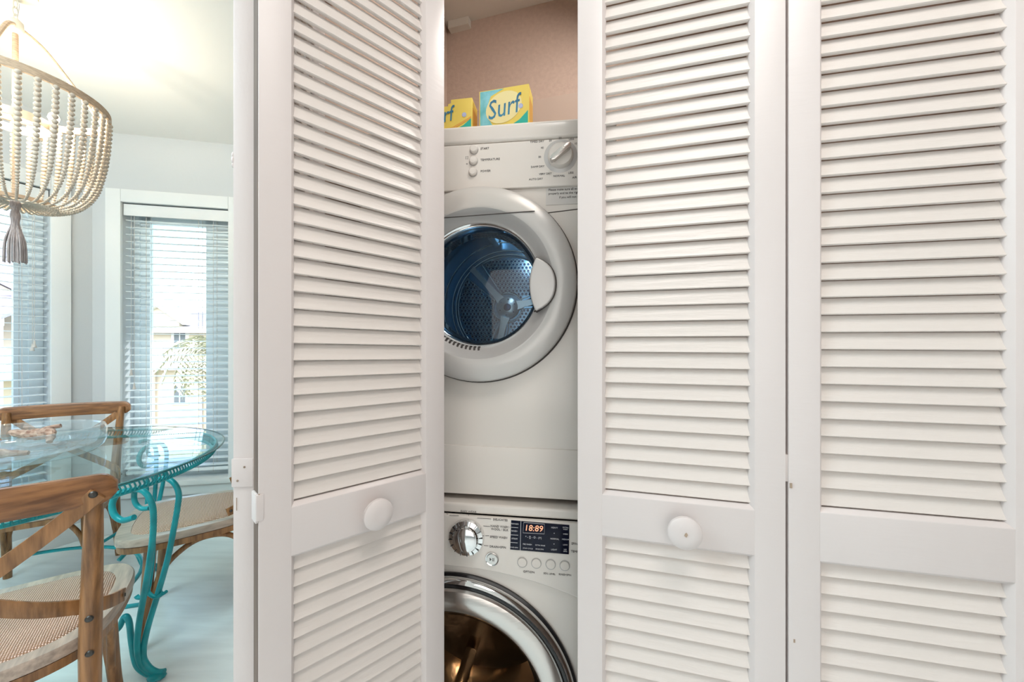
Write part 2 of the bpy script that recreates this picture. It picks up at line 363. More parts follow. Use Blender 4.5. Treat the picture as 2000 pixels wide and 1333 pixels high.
def blind(M, x0, x1, label, tilt, cords):
    root = thing('window_blind', label, 'blind', group='white slatted blinds in the dining windows'); root.matrix_world = M
    x0 += 0.006; x1 -= 0.006
    mb = MB(); mb.box((x0, -0.004, WZ1-0.085), (x1, 0.008, WZ1-0.008)); obj('valance', mb, trimp, root, bevel=0.003)
    mb = MB(); mb.box((x0+0.004, 0.010, WZ1-0.06), (x1-0.004, 0.06, WZ1-0.012)); obj('headrail', mb, trimp, root)
    mb = MB(); mb.box((-(x1-x0)/2+0.003, -0.025, -0.0015), ((x1-x0)/2-0.003, 0.025, 0.0015)); me = mesh_of(mb, 'slat', blindm)
    z = WZ1-0.11; pitch = 0.048
    while z > WZ0+0.06:
        inst('slat', me, root, ((x0+x1)/2, 0.036, z), (tilt, 0, 0)); z -= pitch
    mb = MB(); mb.box((x0+0.003, 0.012, z-0.012+0.02), (x1-0.003, 0.060, z+0.03)); obj('bottom_rail', mb, blindm, root, bevel=0.003)
    for xc in (x0+0.12, (x0+x1)/2+0.12, x1-0.1):
        mb = MB()
        for yy in (0.012, 0.060): mb.box((xc-0.001, yy-0.001, z), (xc+0.001, yy+0.001, WZ1-0.03))
        obj('ladder_cord', mb, cordm, root)
    for (xc, zc) in cords:
        mb = MB(); mb.tube([(xc, 0.004, WZ1-0.05), (xc, 0.004, zc+0.04)], 0.0012, 5); c = obj('pull_cord', mb, cordm, root)
        mb = MB(); mb.lathe([(0.0005, 0.045), (0.004, 0.04), (0.006, 0.02), (0.010, 0.004), (0.009, 0.0), (0.0005, 0.0)], 10, Matrix.Translation((xc, 0.004, zc))); obj('cord_tassel', mb, cordm, c)
MR = along(KC, math.atan2(dR.y, dR.x)); ML = along(pL, math.atan2(-dL.y, -dL.x))
window(1, MR, *WINR, 'right hand white cased window behind the glass table', 0.032, 0.145)
window(2, ML, Ll-WINL[1], Ll-WINL[0], 'left hand white cased window at the photo edge', 0.145, 0.06)
blind(MR, *WINR, 'white slatted blind over the right window behind the glass table', R(4), [(WINR[0]+0.045, 1.22-(728-HY)/F*2.6-0.02), (WINR[0]+0.062, 1.22-(755-HY)/F*2.6-0.02)])
blind(ML, Ll-WINL[1], Ll-WINL[0], 'white slatted blind over the left window at the photo edge', R(4), [(Ll-WINL[0]-0.06, 1.24), (Ll-WINL[0]-0.068, 1.22)])

# ------------------------------------------------------------------ closet doors (bifold leaves)
LW = 0.3045; LT = 0.028; LP = 0.0254; ST = 0.0405
slat_mb = MB()
# cross-section of a louver: steep board, lower edge forward, rounded nose
hh = 0.0124; dd = 0.0040; tt = 0.0028
prof = [(-dd-tt, -hh+0.0012), (-dd-tt+0.0016, -hh), (-dd+tt, -hh), (-dd+tt+0.0008, -hh+0.002), (dd+tt, hh), (dd-tt, hh)]
L0 = LW-2*ST+0.006
n = len(prof)
slat_mb.add([(-L0/2, p[0], p[1]) for p in prof]+[(L0/2, p[0], p[1]) for p in prof], [tuple(range(n)), tuple(range(2*n-1, n-1, -1))]+[(i, (i+1) % n, n+(i+1) % n, n+i) for i in range(n)])
slat_me = mesh_of(slat_mb, 'louver', slatp, angle=30)
slat_tall = slat_me.copy()
for v_ in slat_tall.vertices: v_.co.z *= 1.22  # stretched slats close the folded leaf's gaps to block bright light behind
def leaf(n, M, label, zmid0, zmid1, rack=0.0, knob=True, knobu=None, railname='middle_rail'):
    root = thing('door_%d' % n, label, None); root.matrix_world = M; root['kind'] = 'structure'
    z0, z1 = 0.012, 2.02; zb = 0.14; zt = z1-0.07
    def sh(mb): mb.v = [(v[0], v[1], v[2]-rack*(v[0]-LW/2)) for v in mb.v]; return mb
    ch = 0.006
    for s in (0, 1):
        # stile with a sloped bead on its inner edge
        a, b = (0, ST) if s == 0 else (LW-ST, LW)
        pr = [(a, 0), (b, 0), (b+ch, 0.009), (b+ch, LT-0.009), (b, LT), (a, LT)] if s == 0 else [(a-ch, 0.009), (a, 0), (b, 0), (b, LT), (a, LT), (a-ch, LT-0.009)]
        mb = MB(); mb.prism(pr, z0, z1); obj('stile', sh(mb), paint, root, bevel=0.0016)
    for nm, (a, b) in (('bottom_rail', (z0, zb)), (railname, (zmid0, zmid1)), ('top_rail', (zt, z1))):
        mb = MB(); Mx = Matrix(((0, 0, 1, 0), (1, 0, 0, 0), (0, 1, 0, 0), (0, 0, 0, 1)))
        mb.prism([(0.0002, a), (0.0002, b), (0.008, b+ch), (LT-0.008, b+ch), (LT-0.0002, b), (LT-0.0002, a), (LT-0.008, a-ch), (0.008, a-ch)], ST-0.0005, LW-ST+0.0005, Mx)
        obj(nm, sh(mb), paint, root, bevel=0.0012)
    zs = []
    z = zmid1+0.0075
    while z < zt-0.012: zs.append(z); z += LP
    z = zmid0-0.0255
    while z > zb+0.002: zs.append(z); z -= LP
    for z in zs:
        inst('louver', slat_tall if n == 1 else slat_me, root, (LW/2, LT/2-0.001, z+hh+0.0004), (random.uniform(-0.02, 0.02), rack+random.uniform(-0.0012, 0.0012), 0))
    if knob:
        zk = (zmid0+zmid1)/2-0.003
        mb = MB(); mb.lathe([(0.0001, 0.0305), (0.010, 0.0312), (0.0215, 0.029), (0.0245, 0.0262), (0.0248, 0.021), (0.021, 0.016), (0.011, 0.011), (0.010, 0.0), (0.0001, 0.0)], 40, Matrix.Translation((knobu, 0.0, zk)) @ YAX)
        k = obj('knob', mb, paint, root)
        if n == 3:
            mb = MB(); mb.prism([(-0.002, -0.001), (0.001, -0.003), (0.003, 0.001), (0.001, 0.004), (-0.001, 0.002)], 0.0308, 0.0318, Matrix.Translation((knobu, 0.0, zk)) @ YAX); obj('paint_chip', mb, rawwood, k)
    return root
def leafM(p, d):
    return along(Vector((p[0], p[1], 0)), math.atan2(d[1], d[0]))
M1 = leafM((-0.346, 0.524), (0.709, 0.705)); M2 = leafM((0.1107, 0.6486), (0.9623, -0.2713)); M3 = leafM((0.4074, 0.5658), (0.974, -0.2244))
M0 = leafM((-0.3675, 0.5480), (-0.15, 0.989))
leaf(2, M1, 'louvered closet door leaf left of the opening, with a round knob', 0.924, 0.994, 0.006, True, 0.160)
leaf(3, M2, 'louvered closet door leaf right of the opening, with a chipped knob', 0.913, 0.981, 0.005, True, 0.1637)
leaf(4, M3, 'rightmost louvered closet door leaf, without a knob', 0.914, 0.985, 0.006, False)
d0 = leaf(1, M0, 'folded louvered closet door leaf seen edge-on at the far left of the doors', 0.92, 0.99, 0.0, False)
# hinge leaves, painted over, on the fold
def px_on_y(px, py, M, off): return px_on(px, py, M, off)
hz0, hz1 = EYE-(951-HY)/F*0.545, EYE-(896-HY)/F*0.545
d2 = bpy.data.objects['door_2']
mb = MB(); mb.box((-0.0022, 0.001, hz0), (0.0, 0.029, hz1)); h = obj('hinge_plate', mb, paint, d0, bevel=0.0008)
mb = MB()
for (yy, zz) in ((0.012, hz1-0.012), (0.021, hz0+0.009)): mb.ball((-0.0026, yy, zz), 0.0016, 8, 4, (0.5, 1, 1))
obj('screw', mb, rawwood, h)
mb = MB(); mb.box((-0.0015, -0.003, hz0), (0.003, 0.0045, hz1)); obj('hinge_knuckle', mb, paint, d0, bevel=0.001)
mb = MB(); mb.box((-0.0035, 0.0005, hz0-0.043), (0.0, 0.024, hz0-0.003)); mb.box((-0.003, -0.0012, hz0-0.040), (0.006, 0.004, hz0-0.004)); obj('hinge_plate', mb, paint, d2, bevel=0.0008)
mb = MB(); mb.box((0.0, -0.0006, hz0-0.008), (0.0016, 0.001, hz0-0.003)); mb.box((0.0, -0.0006, hz0-0.020), (0.0014, 0.001, hz0-0.017)); obj('paint_chip', mb, rawwood, d2)
d4 = bpy.data.objects['door_4']; d3 = bpy.data.objects['door_3']
zt = EYE-(945-HY)/F*0.566
mb = MB(); mb.box((-0.004, 0.002, zt+0.002), (0.003, 0.02, zt+0.042)); obj('hinge_knuckle', mb, paint, d4, bevel=0.001)
mb = MB(); mb.tube([(0.003, -0.0004, zt-0.006), (0.003, -0.0004, zt+0.001)], 0.0016, 8); x_, z_ = px_on(1551.5, 1252, M3, 0); mb.box((x_-0.0012, -0.0004, z_-0.003), (x_+0.001, 0.001, z_+0.002)); obj('paint_chip', mb, rawwood, d4)
mb = MB(); mb.box((-0.0004, 0.0018, 0.014), (0.0002, LT-0.0015, 2.015)); obj('shaded_bare_edge', mb, pmat('shaded_bare_wood', (0.17, 0.125, 0.10), 0.8, noise=(8, 0.3, (6, 6, 0.6))), d2)  # bare wood edge, its colour darkened for the shade in the fold
# bare-wood streak on door 1 edge
mb = MB(); zc_ = EYE-(985-HY)/F*0.545; mb.box((-0.0006, 0.0228, zc_-0.009), (0.0004, 0.0235, zc_+0.009)); obj('paint_chip', mb, rawwood, d0)

mb = MB()
for (dz, rr) in ((0.0, 0.0024), (-0.007, 0.0030), (-0.014, 0.0022)): mb.ball((0.0016, LT+0.0006, EYE+(686-303)/F*0.545+dz), rr, 8, 5, (0.8, 0.9, 1.9))
q = obj('paint_blister', mb, paint, d0); q['kind'] = 'stuff'
# ------------------------------------------------------------------ dryer and washer
AA = R(-7.6); ROLL = R(0.45)
def plate_hole(mb, w2, z0, z1, cx, cz, r, y0, y1, seg=96):
    """front plate with a round hole (local x,z plane)"""
    def edge(a):
        dx, dz = math.cos(a), math.sin(a); t = 1e9
        if dx > 1e-9: t = min(t, (w2-cx)/dx)
        if dx < -1e-9: t = min(t, (-w2-cx)/dx)
        if dz > 1e-9: t = min(t, (z1-cz)/dz)
        if dz < -1e-9: t = min(t, (z0-cz)/dz)
        return cx+dx*t, cz+dz*t
    cor = [math.atan2(zz-cz, xx-cx) % (2*PI) for xx in (-w2, w2) for zz in (z0, z1)]
    ang = sorted([2*PI*i/seg for i in range(seg)]+cor); m = len(ang)
    base = len(mb.v)
    for a in ang:
        ox, oz = edge(a)
        for (x, z, y) in ((ox, oz, y0), (cx+r*math.cos(a), cz+r*math.sin(a), y0), (ox, oz, y1), (cx+r*math.cos(a), cz+r*math.sin(a), y1)): mb.v.append((x, y, z))
    for i in range(m):
        a = base+4*i; b = base+4*((i+1) % m)
        mb.f += [(a, b, b+1, a+1), (a+1, b+1, b+3, a+3), (a+3, b+3, b+2, a+2), (a+2, b+2, b, a)]
def shell(mb, w2, z0, z1, y0, y1, t=0.02):
    mb.box((-w2, y0, z0), (-w2+t, y1, z1)); mb.box((w2-t, y0, z0), (w2, y1, z1)); mb.box((-w2+t, y0, z1-t), (w2-t, y1, z1)); mb.box((-w2+t, y0, z0), (w2-t, y1, z0+t)); mb.box((-w2+t, y1-t, z0+t), (w2-t, y1, z1-t))

DZ = 0.889; DH = 0.847
dryer = thing('tumble_dryer', 'white front loading tumble dryer stacked on top of the washer', 'dryer', (-0.0735, 0.885, DZ), AA); dryer.rotation_euler = (0, ROLL, AA)
MD = along(Vector((-0.0735, 0.885, DZ)), AA) @ Matrix.Rotation(ROLL, 4, 'Y')
def D(px, py, off=0.0):
    return px_on(px, py, MD, off)
DC = D(938, 559)[1]; DX = D(938, 559)[0]
mb = MB(); plate_hole(mb, 0.298, 0.075, DH-0.062, DX, DC, 0.150, 0, 0.02); obj('front_panel', mb, white, dryer)
mb = MB(); shell(mb, 0.298, 0.0, DH-0.002, 0.02, 0.60); obj('cabinet', mb, white, dryer)
mb = MB(); mb.box((-0.299, -0.010, DH-0.040), (0.299, 0.05, DH)); obj('top_cap', mb, white, dryer, bevel=0.008, seg=3)
# control panel bulges slightly
zc0 = D(1085, 345)[1]; 
zc0 = DH-0.148; mb = MB(); mb.box((-0.299, -0.008, zc0), (0.299, 0.019, DH-0.042)); obj('control_panel', mb, white, dryer, bevel=0.004, seg=3)
zk = D(1000, 874)[1]
mb = MB(); mb.box((-0.298, -0.003, 0.0), (0.298, 0.02, zk)); obj('kick_panel', mb, white2, dryer, bevel=0.003)
mb = MB(); mb.box((-0.2975, 0.001, zk), (0.2975, 0.02, zk+0.0028)); obj('panel_seam', mb, grey_line, dryer)
# crease line from the door to the right edge
xa, za = D(1048, 420, -0.001); xb, zb_ = D(1128, 411, -0.001)
mb = MB(); mb.tube([(xa-0.02, -0.0003, za), (xa+0.2, -0.0003, za+0.2*(zb_-za)/(xb-xa)+0.004)], 0.0010, 6); obj('panel_seam', mb, grey_line, dryer)
# door
TD = Matrix.Translation((DX, 0, DC)) @ YAX
door = obj('door_ring', (lambda m: (m.lathe([(0.150, -0.018), (0.214, -0.002), (0.2185, 0.004), (0.2190, 0.022), (0.2165, 0.030), (0.210, 0.034), (0.190, 0.037), (0.172, 0.038), (0.168, 0.036)], 96, TD), m)[1])(MB()), ringm, dryer)
mb = MB(); mb.lathe([(0.168, 0.036), (0.160, 0.031), (0.147, 0.017), (0.142, 0.014)], 96, TD); obj('inner_bevel', mb, greybev, door)
mb = MB(); mb.lathe([(0.2165, -0.0005), (0.2225, 0.0005), (0.2225, 0.0085), (0.2175, 0.010)], 96, TD); obj('gasket', mb, grey_line, door)
mb = MB(); mb.lathe([(0.143, 0.014), (0.1395, 0.016), (0.135, 0.012), (0.130, 0.0), (0.128, -0.02), (0.126, -0.05)], 96, TD); obj('window_trim', mb, chrome, door)
mb = MB(); mb.lathe([(0.0001, 0.006), (0.05, 0.0045), (0.10, 0.002), (0.134, -0.002), (0.134, -0.006), (0.10, -0.002), (0.05, 0.0), (0.0001, 0.002)], 64, TD); obj('window_glass', mb, drum_gl, door)
c0, c1 = D(860, 426.5, -0.038), D(1040, 413, -0.038)
mb = MB(); sl = (c1[1]-c0[1])/(c1[0]-c0[0]); xl, xr = c1[0]-0.25, c1[0]+0.005
pts = []
for i in range(25):
    x = xl+(xr-xl)*i/24; z = c1[1]+(x-c1[0])*sl; r = math.hypot(x-DX, z-DC)
    y = -0.0385 if r < 0.2 else -0.0385+(r-0.2)*1.3
    if r < 0.216: pts.append((x, y, z))
mb.tube(pts, 0.0011, 6); obj('ring_seam', mb, grey_line, door)
# grip lens
def lens(x0, x1l, x1r, za, zb, n=16):
    zm = (za+zb)/2; hz = (zb-za)/2; P = []
    for i in range(n+1):
        t = -1+2*i/n; P.append((x1r-(x1r-x0)*(0.55*t*t+0.45*abs(t)**5), zm+hz*t))
    for i in range(1, n):
        t = 1-2*i/n; P.append((x1l+(x0-x1l)*(t*t), zm+hz*t))
    return P
gx0, gz1 = D(1047, 502, -0.045); gxr, _ = D(1085, 555, -0.045); gxl, _ = D(1034, 555, -0.045); _, gz0 = D(1047, 608, -0.045)
TX = YAX
mb = MB(); mb.prism(lens(gx0, gxl, gxr, gz0, gz1), 0.02, 0.046, TX); obj('grip', mb, silverpl, door, bevel=0.004, seg=3)
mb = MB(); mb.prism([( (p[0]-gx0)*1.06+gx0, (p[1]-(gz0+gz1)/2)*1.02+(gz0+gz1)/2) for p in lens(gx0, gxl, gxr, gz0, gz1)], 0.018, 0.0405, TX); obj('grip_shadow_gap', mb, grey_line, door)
# vent slots under the window
for i in range(16):
    a = R(212+i*3.9); mb = MB() if i == 0 else mb
    mb.box((-0.0022, -0.0015, -0.004), (0.0022, 0.0015, 0.004), Matrix.Translation((DX+0.1455*math.cos(a), -0.0175, DC+0.1455*math.sin(a))) @ Matrix.Rotation(-a+PI/2, 4, 'Y'))
v = obj('vent_slots', mb, grey_line, door); v['kind'] = 'stuff'
# drum
mb = MB(); mb.lathe([(0.13, -0.05), (0.16, -0.055), (0.262, -0.06), (0.262, -0.14), (0.256, -0.145), (0.256, -0.24), (0.262, -0.245), (0.262, -0.44), (0.21, -0.455), (0.0001, -0.455)], 72, TD); drum = obj('drum', mb, steelblue, dryer)
for a in (R(110), R(230), R(350)):
    mb = MB(); mb.box((-0.012, 0.10, 0.205), (0.012, 0.42, 0.262), Matrix.Translation((DX, 0, DC)) @ Matrix.Rotation(a, 4, 'Y')); obj('drum_vane', mb, steelblue, drum, bevel=0.008)
mb = MB()
arms = [R(133), R(257), R(12)]
TH = Matrix.Translation((DX, 0.444, DC)) @ YAX
for k in range(3):
    a0 = arms[k]+0.17; a1 = arms[(k+1) % 3]-0.17
    if a1 < a0: a1 += 2*PI
    mbp = MB(); mbp.lathe([(0.052, 0.0), (0.056, 0.006), (0.172, 0.006), (0.178, 0.0)], 24, TH, a0, a1); pl = obj('perforated_plate', mbp, steelblue, drum)
mb = MB(); mh = MB()
for ix in range(-17, 18):
    for iz in range(-19, 20):
        x = ix*0.0128+(iz % 2)*0.0064; z = iz*0.0112; r = math.hypot(x, z); a = math.atan2(z, x)
        if not (0.052 < r < 0.167): continue
        if any(abs((a-q+PI) % (2*PI)-PI) < 0.17+0.011/r for q in arms): continue
        M_ = Matrix.Translation((DX+x, 0.436, DC+z)) @ YAX
        mb.lathe([(0.0060, 0.0), (0.0056, 0.0035), (0.0047, 0.0035), (0.0044, 0.0)], 8, M_); mh.lathe([(0.0001, 0.0012), (0.0046, 0.0012)], 8, M_)
q = obj('plate_dimples', mb, hubm, drum); q['kind'] = 'stuff'; q = obj('plate_holes', mh, drumdark, drum); q['kind'] = 'stuff'
mb = MB()
mb.lathe([(0.0001, 0.014), (0.032, 0.013), (0.037, 0.009), (0.038, 0.0)], 40, TH)
for a in arms: mb.prism([(0.028, -0.016), (0.06, -0.011), (0.12, -0.008), (0.185, -0.010), (0.185, 0.010), (0.12, 0.008), (0.06, 0.011), (0.028, 0.016)], 0, 0.010, TH @ Matrix.Rotation(a, 4, 'Z'))
hub = obj('hub', mb, hubm, drum)
mb = MB(); mb.lathe([(0.0001, 0.022), (0.011, 0.021), (0.013, 0.013)], 24, TH)
for i in range(6): mb.lathe([(0.0001, 0.0142), (0.003, 0.0142)], 8, TH @ Matrix.Rotation(i*PI/3+0.4, 4, 'Z') @ Matrix.Translation((0.027, 0, 0)))
obj('hub_bolt', mb, drumdark, hub)
mb = MB()
for r in (0.183, 0.196, 0.226): mb.tube([(DX+r*math.cos(2*PI*i/72), 0.441, DC+r*math.sin(2*PI*i/72)) for i in range(72)], 0.0016, 6, closed=True)
for k in range(3):
    a0 = arms[k]+0.2; a1 = arms[(k+1) % 3]-0.2
    if a1 < a0: a1 += 2*PI
    P = [(0.05, a0+0.12)]+[(0.174, a0+(a1-a0)*i/14) for i in range(15)]+[(0.05, a1-0.12)]+[(0.05, a1-0.12-(a1-a0-0.24)*i/6) for i in range(1, 6)]
    mb.tube([(DX+r*math.cos(a), 0.436, DC+r*math.sin(a)) for (r, a) in P], 0.0015, 6, closed=True)
q = obj('embossed_rings', mb, hubm, drum); q['kind'] = 'stuff'
light('dryer_drum_fill', 'POINT', MD @ Vector((DX+0.06, 0.20, DC+0.19)), 0.55, (0.75, 0.9, 1.0), radius=0.02)  # fill lamp added out of sight to brighten the drum interior
# dryer controls
yP = -0.008
for (px, py, s) in ((926, 293, 'START'), (925, 315, 'TEMPERATURE'), (924, 337, 'POWER')):
    x, z = D(px, py, yP); mb = MB(); mb.lathe([(0.0001, 0.009), (0.007, 0.0085), (0.0092, 0.006), (0.0095, 0.0)], 24, Matrix.Translation((x, yP, z)) @ YAX); obj('push_button', mb, white2, dryer)
    mb = MB(); mb.lathe([(0.0094, 0.0006), (0.0104, 0.0006), (0.0104, 0.0)], 24, Matrix.Translation((x, yP-0.0003, z-0.0006)) @ YAX); obj('button_gap', mb, greybev, dryer)
    x, z = D(938.5, py-2, yP); text(s, 0.0068, dryer, (x, yP-0.0004, z))
for (px, py, s) in ((912, 308, '[ ]'), (912, 320, 'o')):
    x, z = D(px, py, yP); text(s, 0.007, dryer, (x, yP-0.0004, z), align='CENTER')
kx, kz = D(1095, 305, yP)
mb = MB(); mb.lathe([(0.0001, 0.0006), (0.036, 0.0006), (0.037, 0.0)], 48, Matrix.Translation((kx, yP, kz)) @ YAX); obj('dial_ring', mb, silverpl, dryer)
mb = MB(); mb.lathe([(0.0001, 0.012), (0.024, 0.011), (0.0275, 0.007), (0.0285, 0.0)], 48, Matrix.Translation((kx, yP, kz)) @ YAX); dk = obj('dial_knob', mb, white2, dryer)
mb = MB(); Mk = Matrix.Translation((kx, yP, kz)) @ YAX @ Matrix.Rotation(R(38), 4, 'Z')
mb.prism([(-0.027, -0.003), (-0.02, -0.0065), (0.02, -0.0065), (0.027, -0.003), (0.027, 0.003), (0.02, 0.0065), (-0.02, 0.0065), (-0.027, 0.003)], 0.008, 0.024, Mk); obj('knob_grip', mb, silver, dk, bevel=0.002)
for (px, py, s, al) in ((1035, 278, 'TIMED DRY', 'LEFT'), (1059, 289, '40', 'CENTER'), (1075, 275, '30', 'CENTER'), (1094, 270, '20', 'CENTER'), (1116, 272, 'LESS', 'CENTER'), (1054, 307, '50', 'CENTER'), (1050, 326, 'DAMP DRY', 'CENTER'), (1065, 340, 'VERY DRY', 'CENTER'), (1092, 344, 'NORMAL', 'CENTER'), (1115, 338, 'LESS', 'CENTER'), (1033, 351, 'AUTO DRY', 'LEFT'), (1122, 347, 'AIR', 'CENTER'), (1124, 281, '10', 'CENTER')):
    x, z = D(px, py, yP); text(s, 0.0062, dryer, (x, yP-0.0004, z), align=al)
x0_, z0_ = D(1066, 401, -0.001); x1_, z1_ = D(1150, 355, -0.001)
mb = MB(); mb.box((x0_, -0.0012, z0_), (x0_+0.16, 0.0, z1_-0.004)); st = obj('notice_sticker', mb, paper, dryer)
for i, s in enumerate(('Please make sure all wires are', 'properly and to the right as', 'if you will not use')):
    x, z = D(1071 if i < 2 else 1092, 371.5+i*7.2, -0.0014); text(s, 0.0069, dryer, (x, -0.0016, z))

WZ = 0.0; WH = 0.876
washer = thing('washing_machine', 'white front loading washing machine with a wide chrome door', 'washer', (-0.082, 0.865, 0), AA); washer.rotation_euler = (0, ROLL, AA)
MW = along(Vector((-0.082, 0.865, 0)), AA) @ Matrix.Rotation(ROLL, 4, 'Y')
def Wp(px, py, off=0.0): return px_on(px, py, MW, off)
WX, WC = Wp(884, 1373, -0.02)
mb = MB(); plate_hole(mb, 0.305, 0.10, WH-0.035, WX, WC, 0.235, 0, 0.02); obj('front_panel', mb, white, washer)
mb = MB(); shell(mb, 0.305, 0.0, WH-0.002, 0.02, 0.62); obj('cabinet', mb, white, washer)
mb = MB(); mb.box((-0.306, -0.004, WH-0.022), (0.306, 0.06, WH)); obj('top_cap', mb, white, washer, bevel=0.006, seg=3)
mb = MB(); mb.box((-0.305, 0.0, 0.0), (0.305, 0.02, 0.098)); obj('kick_panel', mb, white2, washer)
# raised control panel with a curved lower lip
lip = [(-0.305, WH-0.024), (0.305, WH-0.024)]
low = []
for i in range(25):
    x = 0.305-0.61*i/24; px_l = Wp(870, 1105, -0.01)[1]
    low.append((x, px_l-0.00-max(0, (x-WX))**2*0.62))
mb = MB(); mb.prism(lip+low, 0.0, 0.012, YAX); obj('control_panel', mb, white, washer, bevel=0.004, seg=3)
yW = -0.0125
TWd = Matrix.Translation((WX, 0, WC)) @ YAX
wd = obj('door_rim', (lambda m: (m.lathe([(0.235, -0.01), (0.268, 0.0), (0.274, 0.004), (0.2745, 0.012), (0.271, 0.020), (0.265, 0.024), (0.262, 0.019), (0.259, 0.019)], 128, TWd), m)[1])(MB()), chrome, washer)
mb = MB(); mb.lathe([(0.272, 0.0), (0.279, 0.001), (0.279, 0.006), (0.2735, 0.008)], 128, TWd); obj('gasket', mb, blackgl, wd)
mb = MB(); mb.lathe([(0.2625, 0.020), (0.2605, 0.0235), (0.2575, 0.0235), (0.256, 0.020)], 128, TWd); obj('black_inlay', mb, blackgl, wd)
mb = MB(); mb.lathe([(0.257, 0.020), (0.252, 0.030), (0.235, 0.036), (0.212, 0.034), (0.205, 0.028), (0.202, 0.018)], 128, TWd); obj('brushed_band', mb, silver, wd)
mb = MB(); mb.lathe([(0.204, 0.022), (0.19, 0.012), (0.17, -0.02), (0.13, -0.055), (0.06, -0.075), (0.0001, -0.08)], 96, TWd); obj('door_glass', mb, wash_gl, wd)
mb = MB(); mb.lathe([(0.205, 0.01), (0.215, -0.03), (0.235, -0.06), (0.245, -0.08), (0.25, -0.16), (0.245, -0.17), (0.25, -0.26), (0.25, -0.38), (0.20, -0.40), (0.10, -0.395), (0.0001, -0.39)], 96, TWd); wdr = obj('drum', mb, washsteel, washer)
mb = MB(); mb.lathe([(0.203, 0.012), (0.185, -0.01), (0.19, -0.035), (0.21, -0.045), (0.195, -0.06), (0.24, -0.08)], 96, TWd); obj('rubber_seal', mb, pmat('seal_rubber', (0.05, 0.045, 0.04), 0.35), wdr)
for a in (R(75), R(195), R(315)):
    mb = MB(); mb.box((-0.02, 0.12, 0.185), (0.02, 0.37, 0.25), Matrix.Translation((WX, 0, WC)) @ Matrix.Rotation(a, 4, 'Y')); obj('drum_vane', mb, washsteel, wdr, bevel=0.012)
light('washer_drum_fill', 'POINT', MW @ Vector((WX+0.05, 0.20, WC+0.17)), 1.3, (1.0, 0.85, 0.68), radius=0.02)  # unseen warm fill, added so the inside of the washer reads brighter
# washer dial
kx, kz = Wp(912, 1048, yW)
Mk = Matrix.Translation((kx, yW, kz)) @ YAX
mb = MB(); mb.lathe([(0.040, 0.0), (0.040, 0.006), (0.038, 0.011), (0.030, 0.013), (0.028, 0.012)], 64, Mk); wk = obj('selector_dial', mb, chrome, washer)
mb = MB(); mb.lathe([(0.0001, 0.026), (0.020, 0.0255), (0.0265, 0.022), (0.029, 0.012)], 64, Mk); obj('dial_cap', mb, chrome, wk)
mb = MB()
for i in range(16): mb.box((0.0295, -0.0006, 0.0125), (0.0385, 0.0006, 0.0138), Mk @ Matrix.Rotation(i*PI/8+0.1, 4, 'Z'))
obj('dial_ticks', mb, blackgl, wk)
for (px, py, s, al) in ((915, 1000, 'BABY WEAR', 'CENTER'), (963, 1015, 'DELICATES', 'LEFT'), (958, 1028, 'HAND WASH /', 'LEFT'), (959, 1034, 'WOOL / SILK', 'LEFT'), (957, 1049, 'SPEED WASH', 'LEFT'), (956, 1068, 'DRAIN+SPIN', 'LEFT'), (1033, 1118, 'OPTION', 'CENTER'), (1122, 1063, 'SPIN', 'CENTER'), (1122, 1078, 'TEMP', 'CENTER'), (874, 1003, 'C', 'CENTER')):
    x, z = Wp(px, py, yW); text(s, 0.0066, washer, (x, yW-0.0004, z), align=al)
for (px, py, s) in ((1073, 1121.5, 'SOIL LEVEL'), (1103.5, 1123.5, 'RINSE+SPIN')):
    x, z = Wp(px, py, yW); text(s, 0.0052, washer, (x, yW-0.0004, z), align='CENTER')
mb = MB()
for (a, b) in (((932, 1012.5), (959, 1014)), ((944, 1028), (957, 1029)), ((948, 1047), (955, 1047)), ((945, 1066), (954, 1067)), ((878, 1007), (896, 1008)), ((915.5, 1005), (915.5, 1008))):
    p = Wp(*a, yW); q = Wp(*b, yW); mb.tube([(p[0], yW-0.0002, p[1]), (q[0], yW-0.0002, q[1])], 0.0005, 4)
q = obj('dial_lines', mb, label_ink, washer); q['kind'] = 'stuff'
x, z = Wp(961.5, 1091.5, yW); Mb = Matrix.Translation((x, yW, z)) @ YAX
mb = MB(); mb.lathe([(0.0001, 0.005), (0.0115, 0.0045), (0.0125, 0.003)], 32, Mb); pb = obj('start_button', mb, silver, washer)
mb = MB(); mb.lathe([(0.0122, 0.003), (0.0146, 0.004), (0.0152, 0.0)], 32, Mb); obj('button_ring', mb, chrome, pb)
mb = MB(); mb.prism([(-0.005, -0.0035), (-0.0005, 0), (-0.005, 0.0035)], 0.005, 0.0054, Mb); mb.prism([(0.0012, -0.0035), (0.0024, -0.0035), (0.0024, 0.0035), (0.0012, 0.0035)], 0.005, 0.0054, Mb); mb.prism([(0.0038, -0.0035), (0.005, -0.0035), (0.005, 0.0035), (0.0038, 0.0035)], 0.005, 0.0054, Mb); obj('play_pause_mark', mb, label_ink, pb)
for (px, py) in ((1020, 1099), (1047.5, 1101), (1075.5, 1103), (1103, 1105.5)):
    x, z = Wp(px, py, yW); Mb = Matrix.Translation((x, yW, z)) @ YAX
    mb = MB(); mb.lathe([(0.0001, 0.002), (0.0093, 0.0018), (0.0101, 0.0)], 32, Mb); b_ = obj('option_button', mb, white2, washer)
    mb = MB(); mb.lathe([(0.0100, 0.0008), (0.0112, 0.0008), (0.0112, 0.0)], 32, Mb); obj('button_gap', mb, greybev, b_)
